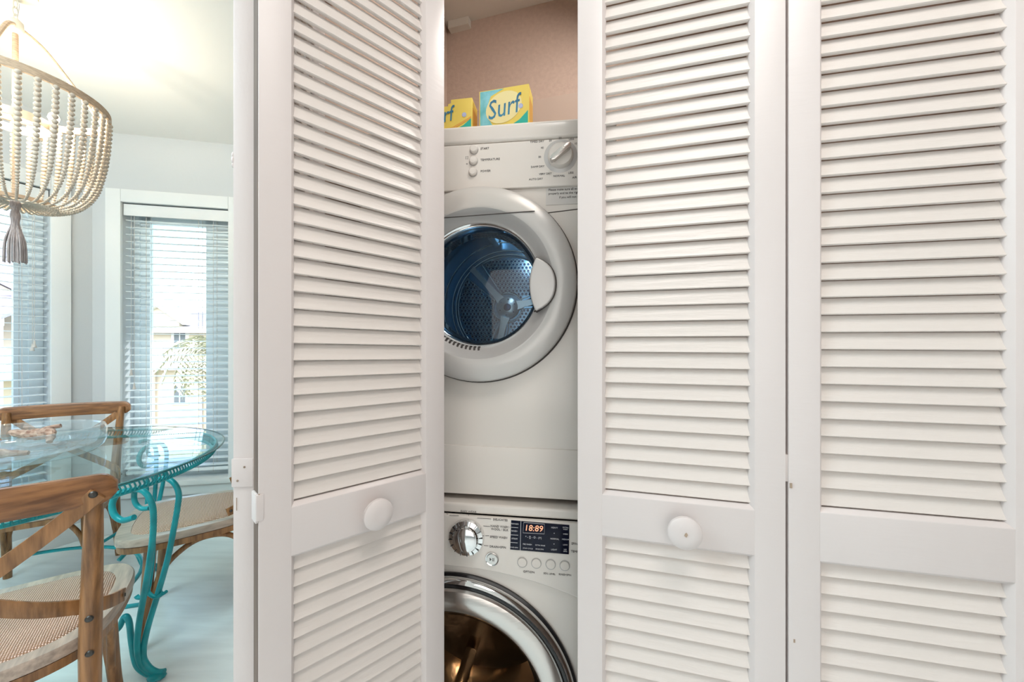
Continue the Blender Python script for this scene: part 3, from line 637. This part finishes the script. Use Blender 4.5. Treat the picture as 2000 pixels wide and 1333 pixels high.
# display
P = [Wp(*q, yW) for q in ((998.5, 1016.5), (1112, 1026), (1111, 1083), (996.5, 1073.5))]
mb = MB(); mb.prism([(p[0], p[1]) for p in P][::-1], 0.0, 0.0016, Matrix.Translation((0, yW, 0)) @ YAX); ds = obj('display', mb, display, washer, bevel=0.0006)
def wq(px, py): x, z = Wp(px, py, yW-0.0018); return (x, yW-0.0018, z)
mb = MB()
for (a, b) in (((1017.5, 1017.5), (1016, 1076)), ((998.5, 1030.5), (1012, 1031.5)), ((997.5, 1045.3), (1012, 1046)), ((997, 1060), (1011, 1061))):
    mb.tube([wq(*a), wq(*b)], 0.0006, 4)
fr = [wq(*q) for q in ((1023, 1021), (1063.5, 1024.5), (1063, 1043.5), (1021.5, 1041.5))]
mb.tube([Vector(p) for p in fr], 0.0005, 4, closed=True); obj('display_lines', mb, ink_white, ds)
for (px, py, s, sz, m_) in ((1005, 1024, 'PREWASH', .0040, ink_white), (1005, 1038, 'RINSE+', .0044, ink_white), (1005, 1053, 'STEAM', .0044, ink_white), (1004, 1070, 'RINSE+SPIN', .0034, ink_white),
    (1030, 1064, 'PRE WASH', .0042, ink_white), (1055, 1066, 'EXTRA RINSE', .0036, ink_white), (1031, 1072, 'STAIN CYCLE', .0036, ink_white), (1054, 1073.5, 'RINSE SPIN', .0036, ink_white),
    (1083, 1031.5, 'HEAVY', .0046, ink_white), (1083.5, 1053.5, 'NORMAL', .0046, ink_white), (1082, 1074.5, 'LIGHT', .0046, ink_white),
    (1104.5, 1033, 'EXTRA\nHIGH', .0040, ink_white), (1104.5, 1044, 'HIGH', .0042, ink_white), (1104.5, 1054.5, 'MEDIUM', .0040, ink_white), (1104, 1065, 'LOW', .0042, ink_white), (1104, 1076, 'NO\nSPIN', .0040, ink_white), (1042, 1050.5, '* - [] - O - (=)', .0062, ink_white)):
    x, y, z = wq(px, py); text(s, sz, ds, (x, y, z), m_, align='CENTER')
x, y, z = wq(1042, 1033); text('18:89', 0.0185, ds, (x, y, z), led, align='CENTER', name='digits', shear=0.12)
mb = MB()
for (px, py, d) in ((1082.5, 1042, 1), (1082, 1063.5, -1)):
    x, y, z = wq(px, py); mb.prism([(x-0.0013, z-0.001*d), (x+0.0013, z-0.001*d), (x, z+0.001*d)], -y, -y+0.0002, YAX)
obj('arrow_marks', mb, ink_white, ds)

# ------------------------------------------------------------------ detergent cartons on the dryer
def carton(M, wd_, ht, dp, label, group, cut=False):
    root = thing('detergent_carton', label, 'box', group=group); root.matrix_world = M
    mb = MB()
    poly = [(0, 0), (wd_, 0), (wd_, ht), (0, ht)] if not cut else [(0, 0), (wd_, 0), (wd_, ht), (wd_*0.56, ht), (wd_*0.56, ht*0.90), (wd_*0.5, ht*0.88), (wd_*0.5, ht*0.82), (0, ht*0.8)]
    mb.prism(poly, -dp, 0, YAX); obj('carton', mb, boxyel, root, bevel=0.001)
    T = YAX
    def flat(nm, poly, m, h0, h1): mb = MB(); mb.prism(poly, h0, h1, T); return obj(nm, mb, m, root)
    xs = wd_*0.02
    top = ht*0.98
    if not cut:
        flat('teal_print', [(xs, 0.0), (wd_-xs, 0), (wd_-xs, ht*0.30), (wd_*0.8, ht*0.2), (wd_*0.62, ht*0.1), (wd_*0.3, ht*0.12), (wd_*0.18, ht*0.35), (wd_*0.16, ht*0.6), (wd_*0.24, ht*0.85), (wd_*0.5, top), (xs, top)], boxteal, 0.0, 0.0005)
    flat('green_print', [(wd_*0.3, 0), (wd_-xs, 0), (wd_-xs, ht*0.40), (wd_*0.82, ht*0.22), (wd_*0.6, ht*0.08)], boxgreen, 0.0002, 0.0009)
    if cut: flat('orange_print', [(0, ht*0.05), (wd_*0.35, ht*0.12), (wd_*0.6, ht*0.2), (wd_-xs, ht*0.46), (wd_-xs, ht*0.40), (wd_*0.6, ht*0.12), (wd_*0.3, 0), (0, 0)], boxorange, 0.0002, 0.0008)
    E = [(wd_*0.50+wd_*0.36*math.cos(a), ht*0.55+ht*0.36*math.sin(a)+wd_*0.05*math.cos(a)) for a in [2*PI*i/32 for i in range(32)]]
    if not cut: flat('yellow_burst', E, boxpale, 0.0004, 0.0011)
    text('Surf', ht*0.62, root, (wd_*(0.475 if not cut else 0.33), -0.0014, ht*0.53), logo, (PI/2, -0.13, 0), 0.0004, 'logo_text', 'CENTER', 0.25, squash=0.76)
    B = [(wd_*0.84+wd_*0.045*math.cos(a), ht*0.52+wd_*0.045*math.sin(a)) for a in [2*PI*i/20 for i in range(20)]]
    flat('badge', B, pmat('badge_lilac', (0.5, 0.55, 0.85), 0.5), 0.0006, 0.0013)
    text('25', wd_*0.055, root, (wd_*0.84, -0.0015, ht*0.52), ink_white, align='CENTER')
    x0 = wd_*0.97
    mb = MB(); mb.box((wd_, 0.006, ht*0.05), (wd_+0.0006, dp*0.9, ht*0.75)); obj('side_print', mb, boxorange, root)
    return root
ztop = DZ+DH
p = W(936, 200, 0.915); carton(along(Vector((p.x, p.y, ztop)), R(-13.5)), 0.1205, 0.102, 0.05, 'yellow and teal detergent carton on the dryer, the whole one', 'detergent cartons on the dryer')
p = W(922, 200, 0.905); u_ = Vector((math.cos(R(-9)), math.sin(R(-9)), 0)); q = Vector((p.x, p.y, ztop))-u_*0.118
carton(along(q, R(-9)), 0.118, 0.082, 0.05, 'opened detergent carton on the dryer, half behind the left door leaf', 'detergent cartons on the dryer', True)

# ------------------------------------------------------------------ chairs
def seat_outline(s=1.0, n=6, cy=0.205):
    P = [(0, -0.035), (0.10, -0.022), (0.175, 0.02), (0.215, 0.10), (0.238, 0.25), (0.236, 0.36), (0.195, 0.435), (0.10, 0.455), (0, 0.458)]
    P = P+[(-x, y) for (x, y) in reversed(P[1:-1])]
    C = crom([(x, y, 0) for (x, y) in P], n, True)
    return [(c.x*s*1.05, (cy+(c.y-cy)*s)*1.04) for c in C]
def make_chair(label):
    t = thing('dining_chair', label, 'chair', group='cross back dining chairs around the glass table')
    # seat frame
    mb = MB(); out = seat_outline(1.0); inn = seat_outline(0.83); nn = len(out)
    lv = [(out, 0.436, 0.97), (out, 0.441, 1), (out, 0.464, 1), (out, 0.470, 0.985), (inn, 0.470, 1), (inn, 0.446, 1), (inn, 0.436, 1)]
    for (P, z, s) in lv: mb.v += [(x*s, 0.205+(y-0.205)*s, z) for (x, y) in P]
    for k in range(len(lv)):
        k2 = (k+1) % len(lv)
        for i in range(nn): mb.f.append((k*nn+i, k*nn+(i+1) % nn, k2*nn+(i+1) % nn, k2*nn+i))
    obj('seat_frame', mb, woodseat, t)
    # apron below the frame in the darker wood
    mb = MB(); ap = seat_outline(0.99); mb.v = []
    lv = [(0.990, 0.412), (0.996, 0.437), (0.86, 0.437), (0.86, 0.412)]
    for (s, z) in lv: mb.v += [(x*s, 0.205+(y-0.205)*s, z) for (x, y) in ap]
    for k in range(4):
        k2 = (k+1) % 4
        for i in range(nn): mb.f.append((k*nn+i, k*nn+(i+1) % nn, k2*nn+(i+1) % nn, k2*nn+i))
    obj('seat_rail', mb, wood, t)
    # cane panel, slightly domed
    mb = MB(); C = (0, 0.205); rings = [1.0, 0.97, 0.8, 0.55, 0.28]; zz = [0.468, 0.474, 0.480, 0.482, 0.483]
    for s, z in zip(rings, zz): mb.v += [(C[0]+(x-C[0])*s, C[1]+(y-C[1])*s, z) for (x, y) in inn]
    mb.v.append((C[0], C[1], 0.483))
    for k in range(4):
        for i in range(nn): mb.f.append((k*nn+i, k*nn+(i+1) % nn, (k+1)*nn+(i+1) % nn, (k+1)*nn+i))
    for i in range(nn): mb.f.append((4*nn+i, 4*nn+(i+1) % nn, 5*nn))
    obj('cane_seat', mb, canem, t)
    for s in (-1, 1):
        mb = MB(); pts = crom([(s*0.222, -0.085, 0.885), (s*0.216, -0.062, 0.75), (s*0.210, -0.040, 0.6), (s*0.206, -0.030, 0.45), (s*0.208, -0.040, 0.25), (s*0.214, -0.075, 0.0)], 6)
        mb.tube(pts, [0.015, 0.0185, 0.021, 0.022, 0.020, 0.0165], 12); pst = obj('back_post', mb, wood, t)
        for (zz_, yy_) in ((0.545, -0.057), (0.455, -0.053)):
            mb = MB(); mb.lathe([(0.0001, 0.004), (0.006, 0.003), (0.0085, 0.0)], 12, Matrix.Translation((s*0.208, yy_, zz_)) @ YAX); obj('bolt', mb, boltm, pst)
        mb = MB(); mb.tube(crom([(s*0.185, 0.355, 0.43), (s*0.190, 0.362, 0.3), (s*0.200, 0.375, 0.12), (s*0.212, 0.395, 0.0)], 5), [0.021, 0.020, 0.018, 0.016], 12); obj('front_leg', mb, wood, t)
        # side arch brace
        mb = MB(); mb.tube(crom([(s*0.209, -0.03, 0.17), (s*0.205, 0.015, 0.30), (s*0.20, 0.08, 0.385), (s*0.20, 0.16, 0.408), (s*0.20, 0.24, 0.385), (s*0.197, 0.32, 0.30), (s*0.195, 0.352, 0.17)], 6), 0.011, 10); obj('side_brace', mb, wood, t)
        # flat bent strap: top of one post, across, round the other post, to the seat side
        pts = crom([(s*0.232, -0.108, 0.872), (s*0.17, -0.098, 0.812), (s*0.08, -0.080, 0.735), (s*-0.02, -0.064, 0.66), (s*-0.11, -0.045, 0.60), (s*-0.18, -0.008, 0.56), (s*-0.228, 0.03, 0.535), (s*-0.252, 0.10, 0.512)], 6)
        mb = MB(); w_, h_ = 0.018, 0.0045
        n_ = len(pts); base = 0
        for i in range(n_):
            T_ = (pts[min(n_-1, i+1)]-pts[max(0, i-1)]).normalized()
            nrm = Vector((0, -1, 0)) if i < n_*0.55 else Vector((-s*min(1, (i/n_-0.55)*2.2), -1+min(1, (i/n_-0.55)*2.0), 0)).normalized()
            nrm = (nrm-T_*nrm.dot(T_)).normalized(); bt = T_.cross(nrm)
            off = nrm*(0.0045*s if i < n_*0.7 else 0)
            for (a, b) in ((w_, h_), (-w_, h_), (-w_, -h_), (w_, -h_)): mb.v.append(tuple(pts[i]+off+bt*a+nrm*b))
        for i in range(n_-1):
            for j in range(4): mb.f.append((i*4+j, i*4+(j+1) % 4, (i+1)*4+(j+1) % 4, (i+1)*4+j))
        mb.f += [(0, 1, 2, 3), tuple(4*(n_-1)+j for j in (3, 2, 1, 0))]
        sp = obj('cross_strap', mb, wood, t, bevel=0.002)
        mb = MB(); mb.lathe([(0.0001, 0.004), (0.006, 0.003), (0.0085, 0.0)], 12, Matrix.Translation((s*0.224, -0.118, 0.872)) @ YAX); obj('bolt', mb, boltm, sp)
        mb = MB(); mb.lathe([(0.0001, 0.003), (0.004, 0.003), (0.006, 0.0)], 12, Matrix.Translation((-s*0.2555, 0.085, 0.517)) @ Matrix.Rotation(-s*PI/2, 4, 'Y')); obj('bolt', mb, boltm, sp)
    # crest rail
    mb = MB(); N = 60
    for i in range(N+1):
        x = -0.262+0.524*i/N; u = x/0.262; y = -0.090-0.034*(1-u*u); e = max(0, abs(u)-0.88)/0.12; hz_ = 0.0365*(1-0.62*e**2.2); zc = 0.878+0.004*(1-u*u)
        for (yy, z_) in ((-0.011, -0.75), (-0.007, -1), (0.007, -1), (0.011, -0.75), (0.011, 0.75), (0.007, 1), (-0.007, 1), (-0.011, 0.75)): mb.v.append((x, y+yy, zc+hz_*z_))
    for i in range(N):
        for j in range(8): mb.f.append((i*8+j, i*8+(j+1) % 8, (i+1)*8+(j+1) % 8, (i+1)*8+j))
    mb.f += [tuple(range(8)), tuple(8*N+j for j in reversed(range(8)))]
    obj('crest_rail', mb, woodcrest, t)
    for (y_, x_) in ((0.365, 0.19), (-0.03, 0.205)):
        mb = MB(); mb.tube(crom([(-x_, y_, 0.17), (-x_*0.88, y_, 0.30), (-x_*0.55, y_, 0.385), (0, y_, 0.41), (x_*0.55, y_, 0.385), (x_*0.88, y_, 0.30), (x_, y_, 0.17)], 6), 0.011, 10); obj('arch_brace', mb, wood, t)
    return t
ch = make_chair('cross back wooden chair nearest the camera, its back turned to us')
ch.location = (-1.262, 0.880, 0); ch.rotation_euler = (0, 0, R(39))
c2 = copy_tree(ch); c2['label'] = 'cross back wooden chair beyond the table, in front of the left window'
c2.location = (-2.49, 2.12, 0); c2.rotation_euler = (0, 0, R(214))
c3 = copy_tree(ch); c3['label'] = 'cross back wooden chair right of the table, its back hidden by the closet door'
c3.location = (-1.31, 1.945, 0); c3.rotation_euler = (0, 0, R(124.8))

# ------------------------------------------------------------------ table
TC = Vector((-2.06, 1.42, 0)); TR = 0.80; TZ = 0.79
table = thing('dining_table', 'round glass topped dining table on a scrolled teal metal base', 'table', TC)
mb = MB(); mb.lathe([(0.0001, TZ), (TR-0.03, TZ), (TR-0.004, TZ-0.003), (TR-0.0035, TZ-0.010), (0.0001, TZ-0.010)], 160); tt_ = obj('tabletop', mb, top_gl, table)
mb = MB(); mb.lathe([(TR-0.004, TZ-0.003), (TR, TZ-0.0045), (TR, TZ-0.0095), (TR-0.003, TZ-0.0102)], 160); obj('glass_edge', mb, edge_gl, tt_)
mb = MB(); RA = 0.765
for (r, z, rr) in ((RA, TZ-0.018, 0.006), (RA-0.012, TZ-0.052, 0.0075)):
    mb.tube([(r*math.cos(2*PI*i/96), r*math.sin(2*PI*i/96), z) for i in range(96)], rr, 8, closed=True)
apron = obj('apron_ring', mb, teal, table)
mb = MB(); NH = 330
for i in range(NH):
    a = 2*PI*i/NH; c, s = math.cos(a), math.sin(a); a2 = a+0.006
    mb.tube([((RA+0.004)*c, (RA+0.004)*s, TZ-0.018), ((RA+0.006)*math.cos(a2), (RA+0.006)*math.sin(a2), TZ-0.034), ((RA-0.006)*math.cos(a2+.004), (RA-0.006)*math.sin(a2+.004), TZ-0.053)], 0.0031, 5)
q = obj('coil_band', mb, teal, apron); q['kind'] = 'stuff'
def LP_(pts, Ya, Yb):   # rods traced through points of the leg, depth changes gently from top to foot
    out = []
    for (x, y) in pts:
        f = (y-937)/(1320-937); out.append(W(x, y, Ya+(Yb-Ya)*f)-TC)
    return out
rods = [([(262, 957), (278, 959), (291, 972), (299, 996), (299, 1040), (293, 1090), (284, 1147), (272, 1215), (268, 1262), (274, 1295), (288, 1312), (303, 1319)], 1.40, 1.43, 0.0098),
        ([(312, 936), (328, 936), (342, 947), (349, 966), (347, 990), (340, 1030), (328, 1090), (309, 1158), (287, 1233), (280, 1280), (290, 1303), (306, 1313), (321, 1312)], 1.50, 1.43, 0.0098),
        ([(262, 958), (240, 961), (226, 970), (219, 988), (224, 1007), (240, 1017), (262, 1011)], 1.40, 1.40, 0.0105),
        ([(263, 958), (262, 974), (267, 987), (278, 994), (292, 993)], 1.42, 1.42, 0.0085),
        ([(300, 1040), (298, 1090), (290, 1150), (282, 1165), (270, 1168), (266, 1164)], 1.47, 1.45, 0.0075),
        ([(331, 1085), (322, 1120), (313, 1152), (318, 1160), (325, 1156)], 1.49, 1.45, 0.006),
        ([(288, 1147), (290, 1158), (298, 1165), (308, 1166), (318, 1160)], 1.45, 1.45, 0.007),
        ([(212, 1242), (232, 1228), (243, 1205), (252, 1215), (257, 1255), (266, 1298), (285, 1316), (303, 1321)], 1.50, 1.43, 0.0098)]
leg0 = None
mb = MB()
for (pp, ya, yb, rr) in rods: mb.tube(crom(LP_(pp, ya, yb), 7), rr, 10)
foot = W(306, 1318, 1.425)-TC
mb.ball((foot.x, foot.y, 0.012), 0.020, 12, 8, (1.6, 1.2, 0.6))
leg0 = obj('table_leg', mb, teal, table)
for a in (82, 176, 264):
    l = leg0.copy(); COL.objects.link(l); l.parent = table; l.rotation_euler = (0, 0, R(a))
mb = MB(); mb.tube([(0.5*math.cos(2*PI*i/64), 0.5*math.sin(2*PI*i/64), 0.24) for i in range(64)], 0.008, 8, closed=True)
for k in range(4): a = R(3+90*k); mb.tube([(0.5*math.cos(a), 0.5*math.sin(a), 0.24), (0.66*math.cos(a), 0.66*math.sin(a), 0.26)], 0.008, 8)
obj('stretcher_ring', mb, teal, table)

# bowl with driftwood
bw = thing('glass_bowl', 'wide clear thick glass bowl on the dining table', 'bowl', (-2.0, 1.53, TZ))
mb = MB(); mb.lathe([(0.0001, 0.001), (0.215, 0.001), (0.24, 0.006), (0.262, 0.028), (0.268, 0.05), (0.268, 0.098), (0.262, 0.110), (0.252, 0.112), (0.246, 0.106), (0.244, 0.06), (0.236, 0.038), (0.21, 0.026), (0.0001, 0.024)], 96); obj('bowl_body', mb, bowl_gl, bw)
def driftwood(pts, r, label):
    mb = MB(); P = crom(pts, 8)
    rad = [r*(0.35+0.8*math.sin(PI*min(1, i/(len(P)-1)*0.9+0.08)))*random.uniform(0.82, 1.15) for i in range(len(P))]
    mb.tube(P, rad, 9); mb.tube(crom([P[10], P[10]+Vector((0.02, 0.03, 0.02)), P[10]+Vector((0.06, 0.05, 0.028))], 5), r*0.45, 7)
    tag(obj('driftwood', mb, drift), label, 'driftwood', 'driftwood pieces in the glass bowl')
b0 = Vector((-2.0, 1.53, TZ))
driftwood([b0+Vector(q) for q in ((-0.20, -0.02, 0.045), (-0.10, -0.06, 0.05), (0.0, -0.09, 0.052), (0.08, -0.09, 0.045), (0.15, -0.06, 0.04))], 0.019, 'reddish driftwood piece at the front of the glass bowl')
driftwood([b0+Vector(q) for q in ((-0.15, 0.12, 0.08), (-0.05, 0.10, 0.075), (0.03, 0.08, 0.082), (0.09, 0.06, 0.09), (0.12, 0.03, 0.06))], 0.020, 'tan driftwood piece at the back of the glass bowl')

# ------------------------------------------------------------------ chandelier
CY = 1.55; CC = Vector((-970/750*CY, CY, 0)); RZ = EYE+0.668*CY; CR = 0.171*CY
chn = thing('bead_chandelier', 'wooden bead basket chandelier hanging over the dining table', 'chandelier', (CC.x, CC.y, CEIL))
z0 = RZ-CEIL    # rim height, local
mb = MB(); mb.lathe([(CR-0.006, z0-0.016), (CR+0.004, z0-0.016), (CR+0.004, z0+0.014), (CR-0.006, z0+0.014), (CR-0.006, z0-0.016)], 72); obj('rim_hoop', mb, rope, chn)
zb = EYE+0.387*CY-CEIL
topz = EYE+0.845*CY-CEIL
mb = MB(); mb.lathe([(0.0001, topz+0.03), (0.012, topz+0.03), (0.022, topz+0.02), (0.024, topz-0.01), (0.018, topz-0.025), (0.0001, topz-0.03)], 20); obj('crown_hub', mb, canopym, chn)
mb = MB(); mb.lathe([(0.0001, 0), (0.06, 0), (0.06, -0.01), (0.03, -0.028), (0.008, -0.034), (0.0001, -0.034)], 32); obj('ceiling_canopy', mb, canopym, chn)
zc = -0.034; i = 0
while zc > topz+0.04:
    M_ = Matrix.Translation((0, 0, zc-0.018)) @ Matrix.Rotation(PI/2*(i % 2), 4, 'Z')
    mb = MB(); mb.tube([M_ @ Vector((0.008*math.cos(a), 0, 0.019*math.sin(a))) for a in [2*PI*j/14 for j in range(14)]], 0.0022, 6, closed=True); obj('chain_link', mb, canopym, chn); zc -= 0.030; i += 1
mb = MB(); mb.tube(crom([(0.004, 0, -0.03), (0.02, -0.004, -0.06), (0.012, 0.0, -0.09), (0.002, 0, topz+0.02)], 6), 0.0018, 5); obj('supply_cord', mb, cordm, chn)
zi = EYE+0.60*CY-CEIL   # lamp ring
for k in range(3):
    a = R(-52+120*k); c, s = math.cos(a), math.sin(a)
    mb = MB(); mb.tube(crom([(0.016*c, 0.016*s, topz), (0.08*c, 0.08*s, topz-0.04), (0.17*c, 0.17*s, (topz+z0)/2-0.01), (CR*c, CR*s, z0+0.01)], 6), 0.0075, 8); obj('support_arm', mb, rope, chn)
mb = MB(); mb.tube([(0, 0, topz-0.02), (0, 0, zb-0.0)], 0.0085, 10); obj('centre_stem', mb, rope, chn)
mb = MB(); mb.lathe([(0.095, zi-0.016), (0.10, zi-0.016), (0.10, zi+0.016), (0.095, zi+0.016), (0.095, zi-0.016)], 40)
for k in range(4): a = R(45+90*k); mb.tube([(0, 0, zi), (0.097*math.cos(a), 0.097*math.sin(a), zi)], 0.004, 6)
obj('lamp_ring', mb, canopym, chn)
for k in range(4):
    a = R(20+90*k); c, s = 0.115*math.cos(a), 0.115*math.sin(a)
    mb = MB(); mb.lathe([(0.0001, zi-0.02), (0.012, zi-0.02), (0.012, zi+0.012), (0.0001, zi+0.012)], 14, Matrix.Translation((c, s, 0))); sk = obj('lamp_socket', mb, canopym, chn)
    mb = MB(); mb.lathe([(0.010, zi+0.012), (0.014, zi+0.022), (0.0175, zi+0.034), (0.014, zi+0.047), (0.006, zi+0.056), (0.0001, zi+0.058)], 16, Matrix.Translation((c, s, 0))); obj('bulb', mb, bulbm, sk)
l_ = light('chandelier_light', 'POINT', (CC.x, CC.y, CEIL+zi+0.09), 24, (1.0, 0.90, 0.72), radius=0.06)
# lower hoop, small
rb = 0.11
mb = MB(); mb.lathe([(rb-0.004, zb-0.006), (rb+0.004, zb-0.006), (rb+0.004, zb+0.008), (rb-0.004, zb+0.008), (rb-0.004, zb-0.006)], 40); obj('lower_hoop', mb, rope, chn)
# bead strands
def strand_mesh(path, r0, r1):
    P = crom(path, 14); L = [0]
    for i in range(1, len(P)): L.append(L[-1]+(P[i]-P[i-1]).length)
    mb = MB(); s = 0.0; i = 0
    while s < L[-1]:
        while i < len(L)-2 and L[i+1] < s: i += 1
        f = (s-L[i])/max(1e-9, L[i+1]-L[i]); c = P[i].lerp(P[i+1], f); r = r0+(r1-r0)*max(0, min(1, (s/L[-1]-0.3)*1.9))
        mb.ball(c, r, 7, 5, (1, 1, 0.9)); s += 1.72*r
    return mesh_of(mb, 'bead_strand', bead, angle=60)
H = z0-0.016-zb
me1 = strand_mesh([(CR-0.001, 0, z0-0.022), (CR*0.975, 0, z0-0.13), (CR*0.93, 0, z0-0.016-H*0.52), (CR*0.85, 0, z0-0.016-H*0.76), (CR*0.70, 0, z0-0.016-H*0.93), (rb+0.02, 0, zb-0.008), (rb-0.03, 0, zb-0.006), (0.02, 0, zb+0.006)], 0.0108, 0.0044)
for k in range(36): inst('bead_strand', me1, chn, (0, 0, 0), (0, 0, 2*PI*(k+0.35)/36))
mb = MB()
for k in range(30):
    a = 2*PI*k/30; c, s = math.cos(a), math.sin(a); j = random.uniform(0.8, 1.2)
    mb.tube(crom([(0.004*c, 0.004*s, zb-0.02), (0.012*c, 0.012*s, zb-0.05), (0.009*c*j, 0.009*s*j, zb-0.09), (0.024*c*j, 0.024*s*j, zb-0.16), (0.027*c*j, 0.027*s*j, zb-0.235-random.uniform(0, 0.012))], 4), 0.0024, 5)
q = obj('tassel', mb, tasselm, chn); q['kind'] = 'stuff'
mb = MB(); mb.lathe([(0.0001, zb+0.012), (0.014, zb+0.004), (0.016, zb-0.012), (0.010, zb-0.03), (0.0001, zb-0.035)], 16); obj('tassel_cap', mb, tasselm, chn)

# ------------------------------------------------------------------ outdoors
GZ = -3.3
mb = MB(); mb.box((-90, 3.2, GZ-0.1), (40, 120, GZ)); struct(obj('ground', mb, groundm), 'lawn outside the windows')
def house(name, M, wd, dp, eave, ridge, wins, label, porch=False):
    r = thing(name, label, 'house'); r.matrix_world = M
    mb = MB(); mb.box((0, 0, GZ), (wd, dp, eave)); 
    mb.prism([(0, eave), (wd, eave), (wd/2, ridge)], -dp, 0, YAX) if porch else None
    obj('wall', mb, housem, r)
    mb = MB()
    if porch:
        for s in (0, 1):
            a = (wd/2, ridge+0.15); b = (-0.5, eave-0.15) if s == 0 else (wd+0.5, eave-0.15)
            mb.prism([a, b, (b[0], b[1]+0.22), (a[0], a[1]+0.22)], -dp-0.3, 0.4, YAX)
    else:
        A = [(-0.4, -0.4), (wd+0.4, -0.4), (wd+0.4, dp+0.4), (-0.4, dp+0.4)]
        mb.add([(x, y, eave) for (x, y) in A]+[(wd*0.2, dp/2, ridge), (wd*0.8, dp/2, ridge)], [(0, 1, 5, 4), (1, 2, 5), (2, 3, 4, 5), (3, 0, 4), (3, 2, 1, 0)])
    obj('roof', mb, roofm, r)
    mb = MB(); mb.box((-0.4, -0.45, eave-0.28), (wd+0.4, -0.3, eave)); obj('fascia', mb, whitem, r)
    for (x, z, ww, hh_) in wins:
        mb = MB(); mb.box((x-0.1, -0.06, z-0.1), (x+ww+0.1, 0.0, z+hh_+0.1)); f_ = obj('window', mb, whitem, r)
        for q in (0, 1): mb = MB(); mb.box((x+ww*q/2+0.03, -0.08, z), (x+ww*(q+1)/2-0.03, -0.05, z+hh_)); obj('pane', mb, winglass_dark, f_)
    return r
# house seen in the right window (x 296-406)
p = W(255, 686, 17); hM = along(Vector((p.x, p.y, 0)), R(8))
gb = house('far_house', hM, 10, 7, 2.3, 3.55, [(1.75, 1.32, 0.5, 0.75), (1.75, -1.1, 0.5, 0.75), (4.6, 1.3, 0.6, 0.8)], 'cream house with violet roof seen through the right window')
mb = MB(); mb.prism([(0.7, 2.3), (2.3, 2.3), (2.3, 2.5), (1.5, 3.15), (0.7, 2.5)], -0.6, 0.55, YAX); obj('gable', mb, housem, gb)
for s in (-1, 1):
    mb = MB(); mb.prism([(1.5, 3.15), (1.5+s*1.05, 2.36), (1.5+s*1.05, 2.50), (1.5, 3.31)], -0.6, 0.75, YAX); obj('gable_trim', mb, whitem, gb)
mb = MB(); mb.box((-0.3, -0.5, 0.38), (10.3, 0.0, 0.56)); obj('storey_band', mb, whitem, gb)
for x in (0.9, 2.8, 5.4, 8.4): mb = MB(); mb.box((x, -0.45, GZ), (x+0.22, -0.2, 0.38)); obj('porch_column', mb, housem, gb)
# house in the left window
hd = R(20); p = W(75, 686, 13.5)-Vector((math.cos(hd), math.sin(hd), 0))*7.5; hM = along(Vector((p.x, p.y, 0)), hd)
hb = house('far_house', hM, 7.5, 7, 2.9, 5.2, [(1.2, 0.9, 0.9, 1.1), (5.0, 0.9, 0.9, 1.1)], 'cream gabled house with white porch rail seen through the left window', True)
mb = MB(); mb.add([(-0.6, -1.9, 2.3), (7.8, -1.9, 2.3), (7.8, 0, 3.15), (-0.6, 0, 3.15), (-0.6, -1.9, 2.2), (7.8, -1.9, 2.2), (7.8, 0, 3.0), (-0.6, 0, 3.0)], [(0, 1, 2, 3), (7, 6, 5, 4), (0, 4, 5, 1), (1, 5, 6, 2), (2, 6, 7, 3), (3, 7, 4, 0)]); obj('porch_roof', mb, roofm, hb)
mb = MB(); mb.box((-0.6, -1.92, 2.0), (7.8, -1.8, 2.24)); obj('porch_beam', mb, whitem, hb)
mb = MB(); mb.box((-0.6, -1.85, 0.3), (7.8, 0, 0.62)); obj('porch_deck', mb, whitem, hb)
mb = MB(); mb.box((-0.6, -1.84, 1.25), (7.8, -1.76, 1.35)); mb.box((-0.6, -1.84, 0.75), (7.8, -1.76, 0.82)); pr_ = obj('porch_rail', mb, whitem, hb); pr_['kind'] = 'stuff'
mb = MB(); mb.box((-0.035, -0.025, 0.8), (0.035, 0.025, 1.27)); me = mesh_of(mb, 'baluster', whitem)
for i in range(42): inst('baluster', me, pr_, (-0.5+i*0.195, -1.8, 0))
for i in range(4): mb = MB(); mb.box((-0.55+i*2.7, -1.88, GZ), (-0.37+i*2.7, -1.72, 2.0)); obj('porch_post', mb, whitem, hb)
# palm tree
pt = W(414, 686, 12.5); pt.z = GZ
palm = thing('palm_tree', 'palm tree in front of the cream house, seen through the right window', 'tree', pt)
hp = EYE-(692-HY)/F*12.5-GZ
mb = MB(); mb.tube([(0, 0, 0), (0.05, 0, hp*0.5), (0, 0, hp)], [0.17, 0.14, 0.13], 10); obj('trunk', mb, barkm, palm)
mbf = MB(); mbf.tube(crom([(0, 0, 0), (0.45, 0, 0.28), (0.95, 0, 0.12), (1.35, 0, -0.45)], 5), 0.015, 4)
sp = crom([(0, 0, 0), (0.45, 0, 0.28), (0.95, 0, 0.12), (1.35, 0, -0.45)], 5)
for i in range(2, len(sp)-1):
    for s in (-1, 1):
        c = sp[i]; mbf.add([c, c+Vector((0.09, 0, 0)), c+Vector((0.16, s*0.34, -0.24))], [(0, 1, 2)])
fme = mesh_of(mbf, 'frond', palmm)
for i in range(36): inst('frond', fme, palm, (0, 0, hp), (0, random.uniform(-0.5, 1.35), i*2.4), (1, 1, 1))
